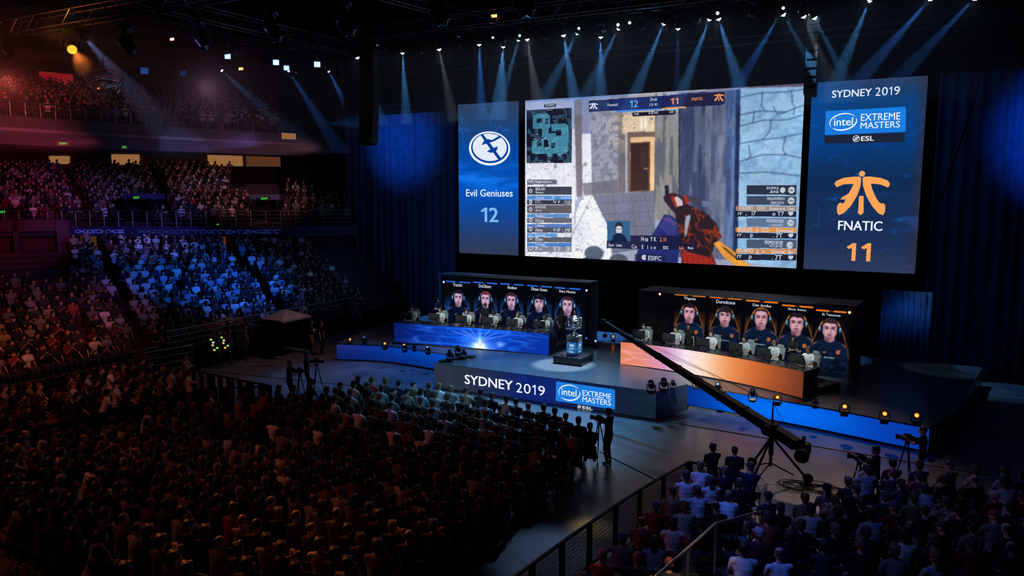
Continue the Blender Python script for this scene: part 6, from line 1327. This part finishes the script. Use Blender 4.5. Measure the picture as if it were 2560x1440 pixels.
g = MB(); a, t, n, s = on_ring(650, R4, 3.5); pl = Plane((*a, 0), (t[0], t[1], 0)); rz = Matrix.Rotation(math.atan2(t[1], t[0]), 3, 'Z'); a0, b0 = pl.px(582, 474); a1, b1 = pl.px(706, 417); g.box(pl.at((a0 + a1) / 2, (b0 + b1) / 2, -1.5), (a1 - a0, 3, b1 - b0), rz)
tag(g.obj('tarpaulin', DRAPE), 'black covered block of seats under the lit suites', 'cover')
# orange doorway and left wing block of the lower stand
a, t, n, s = on_ring(549, R1, .02); pl = Plane((*a, 0), (t[0], t[1], 0)); rz = Matrix.Rotation(math.atan2(t[1], t[0]), 3, 'Z'); a0, b0 = pl.px(537, 632); a1, b1 = pl.px(562, 569); o = MB().box(pl.at((a0 + a1) / 2, (b0 + b1) / 2, 0.03), (a1 - a0, .06, b1 - b0), rz).obj('door_1', emat('door_light', tuple(lin((170, 84, 36))), .5)); struct(o)
a, t, n, s = on_ring(60, R1, .6); pl = Plane((*a, 0), (t[0], t[1], 0)); rz = Matrix.Rotation(math.atan2(t[1], t[0]), 3, 'Z'); a0, b0 = pl.px(-60, 690); a1, b1 = pl.px(178, 548)
g = MB(); g.box(pl.at((a0 + a1) / 2, b1 - .35, -.6), (a1 - a0, 2.0, .7), rz).box(pl.at(a1 - .35, (b0 + b1) / 2, .1), (.7, 1.0, b1 - b0), rz).box(pl.at(a0 + (a1 - a0) * .45, (b0 + b1) / 2, .0), (.3, .8, b1 - b0), rz); struct(g.obj('wall_portal', FASC))
a, t, n, s = on_ring(232, R1, .05); pl = Plane((*a, 0), (t[0], t[1], 0)); rz = Matrix.Rotation(math.atan2(t[1], t[0]), 3, 'Z'); a0, b0 = pl.px(206, 656); a1, b1 = pl.px(240, 575); struct(MB().box(pl.at((a0 + a1) / 2, (b0 + b1) / 2, 0.05), (a1 - a0, .06, b1 - b0), rz).obj('door_2', emat('door_amber', tuple(lin((96, 60, 20))), .5)))
# rails of the stands
def ringrail(ring, z, h, label, s0=0, s1=1, bars=3, n=26, out=.1, m=STEEL):
    T = np.gradient(ring, axis=0); T /= np.hypot(*T.T)[:, None]; Q = ring + np.stack([T[:, 1], -T[:, 0]], 1) * out
    railing([(*at_s(Q, s0 + (s1 - s0) * i / n), z) for i in range(n + 1)], h, label, bars, 1.5, m, .03)
def s_of(px, ring): return on_ring(px, ring, 0)[3]
ringrail(R0, 1.0, 1.1, 'steel front rail of the lower stand by the tent', s_of(400, R0), s_of(885, R0), 4)
ringrail(R0, .62, .95, 'steel front rail of the lower stand beside the left floor block', 0.0, s_of(360, R0), 3, out=.5, m=RIG)
ringrail(R1, 6.25, .95, 'steel rail along the front of the middle stand', s_of(-60, R1), .99, 4, out=.4)
ringrail(R5, 12.35, .75, 'rail along the front of the upper balcony', .03, .97, 3, out=.2)
p0, p1 = onz(358, 886, 1.6), onz(479, 860, 1.6); railing([(p0[0], p0[1], .45), (p1[0], p1[1], .35)], 1.2, 'steel rail along the short side steps of the left block', 4, 1.0)
p1, p2 = onz(479, 866, .5), onz(410, 824, 1.1); railing([(p1[0], p1[1], .2), (p2[0], p2[1], 1.0)], 1.1, 'sloping stair rail between left block and lower stand', 2, 1.2)
p0 = ony(870, 744, 34.9); railing([(p0[0], p0[1], p0[2] - 1.1), (p0[0] + .9, p0[1] + .1, p0[2] - 2.2), (p0[0] + 1.0, p0[1] - .3, .0)], 1.1, 'bluish stair rail at the left end of the stage', 2, .8)
# staircase tower edge glimpsed between drape and stand
g = MB()
for i in range(11): g.box((-36.6 + i * .05, 40.6, 1.2 + i * .42), (.9, 1.2, .16))
g.box((-36.6, 40.9, 3.2), (.8, .2, 5.2)); tag(g.obj('staircase', mat('stair_tan', (.16, .12, .08), .7)), 'narrow tan staircase glimpsed left of the left blue drape', 'staircase')
# ------------------------------------------------------------------ spectators of the stands and their seats (one mass each)
FOCUS = np.array([-13.5, 26.0])
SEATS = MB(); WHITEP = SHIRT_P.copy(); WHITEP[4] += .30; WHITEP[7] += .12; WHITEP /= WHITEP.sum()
DARKP = np.array([.36, .22, .10, .12, .06, .06, .03, .02, .02, .01]); DARKP /= DARKP.sum()
def seat_shape(loc, rz):
    c, s_ = math.cos(rz), math.sin(rz)
    for (x0, y0, z0, x1, y1, z1) in ((-.22, -.2, .38, .22, .22, .45), (-.22, -.27, .42, .22, -.20, .86)):
        vs = []
        for x, y, z in ((x0, y0, z0), (x1, y0, z0), (x1, y1, z0), (x0, y1, z0), (x0, y0, z1), (x1, y0, z1), (x1, y1, z1), (x0, y1, z1)): vs.append((loc[0] + x * c - y * s_, loc[1] + x * s_ + y * c, loc[2] + z))
        SEATS.add(vs, [(4, 5, 6, 7), (0, 1, 5, 4), (1, 2, 6, 5), (2, 3, 7, 6), (3, 0, 4, 7)])
def fill(A, B, za, zb, n, skip, occ=.93, front=0, pitch=.54):
    cnt = 0
    for r in range(front, n):
        t = (r + .45) / n; z = za + (zb - za) * r / max(n - 1, 1); ring = lerp2(A, B, t); ring2 = lerp2(A, B, t + .01)
        seg = np.hypot(*np.diff(ring, axis=0).T); L = np.concatenate([[0], np.cumsum(seg)]); m = int(L[-1] / pitch)
        for i in range(m):
            d = (i + .5 + .1 * (r % 2)) * pitch; s = np.interp(d, L, np.linspace(0, 1, len(ring))); p = at_s(ring, s); q = p - at_s(ring2, s)
            px, py, dep = proj((p[0], p[1], z + 1.1))
            if dep < 1 or px < -60 or px > 930 or skip(px, py, s, r): continue
            face = q / np.hypot(*q) * .7 + (FOCUS - p) / np.hypot(*(FOCUS - p)); rz = math.atan2(face[1], face[0]) - math.pi / 2
            seat_shape((p[0], p[1], z), rz)
            if random.random() > occ: continue
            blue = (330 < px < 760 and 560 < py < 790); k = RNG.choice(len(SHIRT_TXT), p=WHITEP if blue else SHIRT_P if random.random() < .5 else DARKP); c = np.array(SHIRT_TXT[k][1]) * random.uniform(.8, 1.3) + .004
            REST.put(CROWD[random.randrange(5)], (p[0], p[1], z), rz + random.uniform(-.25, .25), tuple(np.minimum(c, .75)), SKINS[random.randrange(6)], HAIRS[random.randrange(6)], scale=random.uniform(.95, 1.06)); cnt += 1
    return cnt
def near(px, py, x0, y0, x1, y1, w_):  # distance to a stair line seen from the rows
    t = np.clip(((px - x0) * (x1 - x0) + (py - y0) * (y1 - y0)) / ((x1 - x0) ** 2 + (y1 - y0) ** 2), 0, 1); return math.hypot(px - x0 - t * (x1 - x0), py - y0 - t * (y1 - y0)) < w_
def aisle(s, cs, w_): return any(abs(s - c) < w_ for c in cs)
s1, s2, s3 = s_of(235, R1), s_of(552, R1), s_of(700, R1)
def skL(px, py, s, r): return aisle(s, (s1, s2), .016) or s > s_of_810 or (py < 690 and px < 180) or (r < 1 and s < s_of(380, R0) and False)
s_of_810 = s_of(742, R1)
c1 = fill(R0, R1, *ZL, NL, skL)
mA = [s_of(p, R3) for p in (230, 440, 700)]
def skM(px, py, s, r): return aisle(s, mA, .014) or (310 < px < 376 and py > 478) or (628 < px < 698 and py > 478) or (576 < px < 710 and py < 480) or px > 868 or (py > 505 and px < 60)
c2 = fill(R3, R4, *ZM, NM, skM)
def skU(px, py, s, r): return aisle(s, [s_of(p, R5) for p in (60, 420, 725)], .014) or px > 880 or (690 < px < 760 and py > 300 and False)
c3 = fill(R5, R6, *ZU, NU, skU, .88)
print('CROWD bowl', c1, c2, c3)
# people standing in the openings
for px, py, lab, fg, sh in ((224, 598, 'person in pale T-shirt and jeans standing at the amber doorway of the stand', F_CROSS, (.4, .4, .35)), (268, 598, 'person in white shirt standing at the left top of the blue stand', F_STAND, (.6, .6, .62)), (545, 580, 'person in silhouette standing in the orange doorway, left one', F_STAND, (.02, .02, .02)), (556, 580, 'person in silhouette standing in the orange doorway, right one', F_STAND, (.02, .02, .02))):
    a, t, n, s = on_ring(px, R1, .35); z = 4.55; rz = math.atan2(n[1], n[0]) - math.pi / 2; person(fg, (a[0], a[1], z), rz, lab, 1, sh, (.06, .09, .16), HAIRS[0])
# ------------------------------------------------------------------ audience on the floor, chair by chair
CHM = mat('chair_metal', (.05, .05, .055), .35, metal=.8); CHS = mat('chair_vinyl', (.02, .02, .022), .45, noise=.1, nscale=20)
def folding_chair():
    g = MB()
    for s in (-1, 1):
        g.path([(s * .21, .24, 0), (s * .21, -.10, .45), (s * .20, -.26, .86)], .011, 6); g.path([(s * .21, -.30, 0), (s * .21, .16, .44)], .011, 6)
    g.tube((-.21, .16, .12), (.21, .16, .12), .008, 5); g.tube((-.20, -.26, .85), (.20, -.26, .85), .011, 6)
    f = g.obj('folding_chair', CHM); q = MB(); q.rbox((0, .02, .445), (.40, .38, .03), .012); q.obj('seat', CHS, f)
    q = MB(); q.rbox((0, -.235, .76), (.40, .025, .20), .01, Matrix.Rotation(R(12), 3, 'X')); q.obj('backrest', CHS, f); return f
fc0 = folding_chair(); register(fc0); fc_used = False
CHM_V = None
SEATLIST = []   # (projected size, x, y, z, rz, row text, seat text, block)
def yrow(x, r): return 22.75 - (.028 if x < -14.6 else .052) * (x + 14.6) ** 2 - r * .93
for r in range(17):
    xr = -8.75 - .05 * (r % 3); xl = -19.9 - min(3.3, r * 1.1); n = int((xr - xl) / .56)
    for i in range(n):
        x = xr - i * .56 - .08 * (r % 2); y = yrow(x, r); z = .13 * max(0, r - 8); px, py, dep = proj((x, y, 1.2 + z))
        if y > 21.0 and x < -19.5: continue
        if px < -30 or py > 1475: continue
        if x > -9.3 and 22 < y: continue
        SEATLIST.append((FPX / dep, x, y, z, math.atan2(41 - y, -13.7 - x) - math.pi / 2, r, i, 'C'))
for r in range(15):  # block between draped wall and stand
    y = 19.9 - r * .86; xw = -24.9 - (20 - y) * .10
    for i in range(6 if r > 1 else 7):
        x = xw - .45 - i * .56; px, py, dep = proj((x, y, 1.2))
        if px < -30 or py > 1475: continue
        SEATLIST.append((FPX / dep, x, y, 0.15 if i > 3 else 0.0, math.atan2(38 - y, -12 - x) - math.pi / 2, r, i, 'L'))
ax, ay, _ = onz(1921, 1258, 1.25); SEATLIST.append((999, float(ax), float(ay), 0, R(40), 0, 0, 'A'))
for r in range(16):  # right block behind the barrier, split by steps
    for i in range(20):
        x = -5.0 + i * .62 - .05 * r; y = 19.25 - r * .98 + .22 * min(i, 3)
        if i > 2: x = -1.15 + (i - 3) * .62 - .36 * max(0, r - 1) * (1 if r < 5 else 5 / r); y = 21.9 - r * .98 + .12 * (i - 3)
        px, py, dep = proj((x, y, 1.2)); z = .06 * max(0, r - 1) if i > 2 else 0
        if px > 2590 or py > 1478 or px < 1300: continue
        if i > 2 and i > 12: continue
        SEATLIST.append((FPX / dep, x, y, z, math.atan2(41 - y, -13.7 - x) - math.pi / 2, r, i, 'R' if i < 3 else 'S'))
for r in range(5):   # low stand at the far right edge
    for i in range(5):
        x = 4.2 + r * .8; y = 20.6 + i * .62; px, py, dep = proj((x, y, 1.6 + .3 * r))
        if px > 2585: continue
        SEATLIST.append((FPX / dep, x, y, .35 + .3 * r, math.atan2(37 - y, -12 - x) - math.pi / 2, r, i, 'E'))
SEATLIST.sort(key=lambda q: -q[0])
BL_TXT = {'C': ('row {} from the stage, seat {} from the aisle', 0), 'L': ('left of draped wall, row {} from its end, seat {}', 0), 'R': ('behind aisle barrier, row {} from the corner, seat {}', 0), 'S': ('right of the handrail steps, row {}, seat {}', 0), 'E': ('far right edge stand, row {}, seat {}', 0), 'A': ('alone on the steps beside the shiny handrail', 0)}
# number the seats left in each row so that a label counts what stands there
from collections import defaultdict
rows = defaultdict(list)
for q in SEATLIST: rows[(q[7], q[5])].append(q)
num = {}
used_rows = {b: sorted({k[1] for k in rows if k[0] == b}) for b in 'CLRSEA'}
for k, v in rows.items():
    v.sort(key=lambda q: q[6])
    for j, q in enumerate(v): num[(q[7], q[5], q[6])] = (used_rows[k[0]].index(k[1]) + 1, j + 1)
FLOOR_P = np.array([.34, .20, .10, .14, .06, .05, .04, .03, .02, .02]); FLOOR_P /= FLOOR_P.sum()
N_IND = 276; nind = 0; rngA = random.Random(21); chairs_rest = MB()
WORDN = 'zero one two three four five six seven eight nine ten eleven twelve thirteen fourteen fifteen sixteen seventeen eighteen nineteen twenty'.split(); WORDN += ['twenty-' + k for k in WORDN[1:10]] + ['thirty'] + ['thirty-' + k for k in WORDN[1:10]]
GRP = {'C': 'spectators before the stage', 'L': 'spectators left of the draped wall', 'R': 'spectators behind the aisle barrier', 'S': 'spectators right of the steps', 'E': 'spectators at the far right edge', 'A': 'spectators on the steps'}
fmesh = fc0
for size, x, y, z, rz, r, i, b in SEATLIST:
    k = RNG.choice(len(SHIRT_TXT), p=FLOOR_P if b != 'R' or r > 5 else WHITEP); nm, c = SHIRT_TXT[k]; c = tuple(np.minimum(np.array(c) * rngA.uniform(.85, 1.2), .75)); empty = rngA.random() < .035
    jx, jr = rngA.uniform(-.04, .04), rngA.uniform(-.16, .16); rr, ss = num[(b, r, i)]; sk = rngA.randrange(6); hc = HAIRS[rngA.randrange(6)]; f = rngA.randrange(len(SEATED)); tr = rngA.choice([(.02, .022, .035), (.015, .015, .016), (.05, .06, .10), (.16, .13, .09)])
    where = BL_TXT[b][0].format(WORDN[rr], WORDN[ss])
    if nind < N_IND:
        ch = fc0 if not fc_used else copy_tree(fc0); fc_used = True; ch.location = (x, y, z); ch.rotation_euler.z = rz
        tag(ch, f'black folding chair, {where}', 'chair', 'folding chairs ' + GRP[b].split(' ', 1)[1]); nind += 1
        if empty: continue
        hcol = hc
        if HAIR_TXT[f] == 'cap': hcol = rngA.choice([(.02, .02, .02), (.3, .03, .03), (.03, .06, .2), (.4, .4, .4)])
        if HAIR_TXT[f] == 'beanie': hcol = rngA.choice([(.02, .02, .02), (.2, .03, .04)])
        person(SEATED[f], (x + jx, y, z), rz + jr, f'{nm} T-shirt, {HAIR_TXT[f]}, {where}', sk, c, tr, hcol, group=GRP[b], scale=rngA.uniform(1.03, 1.13), hair_name='cap' if HAIR_TXT[f] == 'cap' else 'beanie' if HAIR_TXT[f] == 'beanie' else 'hair')
    else:
        g = chairs_rest; m_ = Matrix.Rotation(rz, 3, 'Z')
        g.rbox(Vector((x, y, z)) + m_ @ Vector((0, .02, .445)), (.40, .38, .03), .012, m_).box(Vector((x, y, z)) + m_ @ Vector((0, -.235, .76)), (.40, .025, .20), m_)
        for sx in (-1, 1): g.tube(Vector((x, y, z)) + m_ @ Vector((sx * .21, .24, 0)), Vector((x, y, z)) + m_ @ Vector((sx * .20, -.26, .86)), .011, 4).tube(Vector((x, y, z)) + m_ @ Vector((sx * .21, -.30, 0)), Vector((x, y, z)) + m_ @ Vector((sx * .21, .16, .44)), .011, 4)
        if empty: continue
        REST.put(CROWD_NEAR[rngA.randrange(4)], (x + jx, y, z), rz + jr, c, SKINS[sk], hc, tr, rngA.uniform(1.03, 1.12))
print('SEATS floor', len(SEATLIST), 'ind', nind)
tag(REST.build('spectator_crowd', CROWD_M), 'crowd of seated spectators filling the left stands and the front floor rows', 'crowd', None, 'stuff')
tag(SEATS.obj('stand_seats', mat('seat_plastic', (.07, .012, .02), .45)), 'rows of dark red tip-up seats of the left stands', 'seats', None, 'stuff')
tag(chairs_rest.obj('floor_chairs', CHS), 'black folding chairs under the front floor rows', 'chairs', None, 'stuff')
# raised treads under the right block and the edge stand
g = MB()
for r in range(2, 16): g.box((3.2, 21.9 - r * .98 - .0, .03 * (r - 1)), (12.4, .98, .06 * (r - 1)))
struct(g.obj('terrace_right', TERR))
g = MB()
for r in range(9, 17):
    up_ = [(x, yrow(x, r) + .50) for x in np.linspace(-8.3, -23.3, 12)]; g.prism(up_[::-1] + [(x, y - .93) for x, y in up_], 0, .13 * (r - 8))
struct(g.obj('terrace_floor_block', TERR))
g = MB()
for r in range(5): g.box((4.25 + r * .8, 22, (.35 + .3 * r) / 2), (.8, 6, .35 + .3 * r))
struct(g.obj('terrace_edge', TERR))
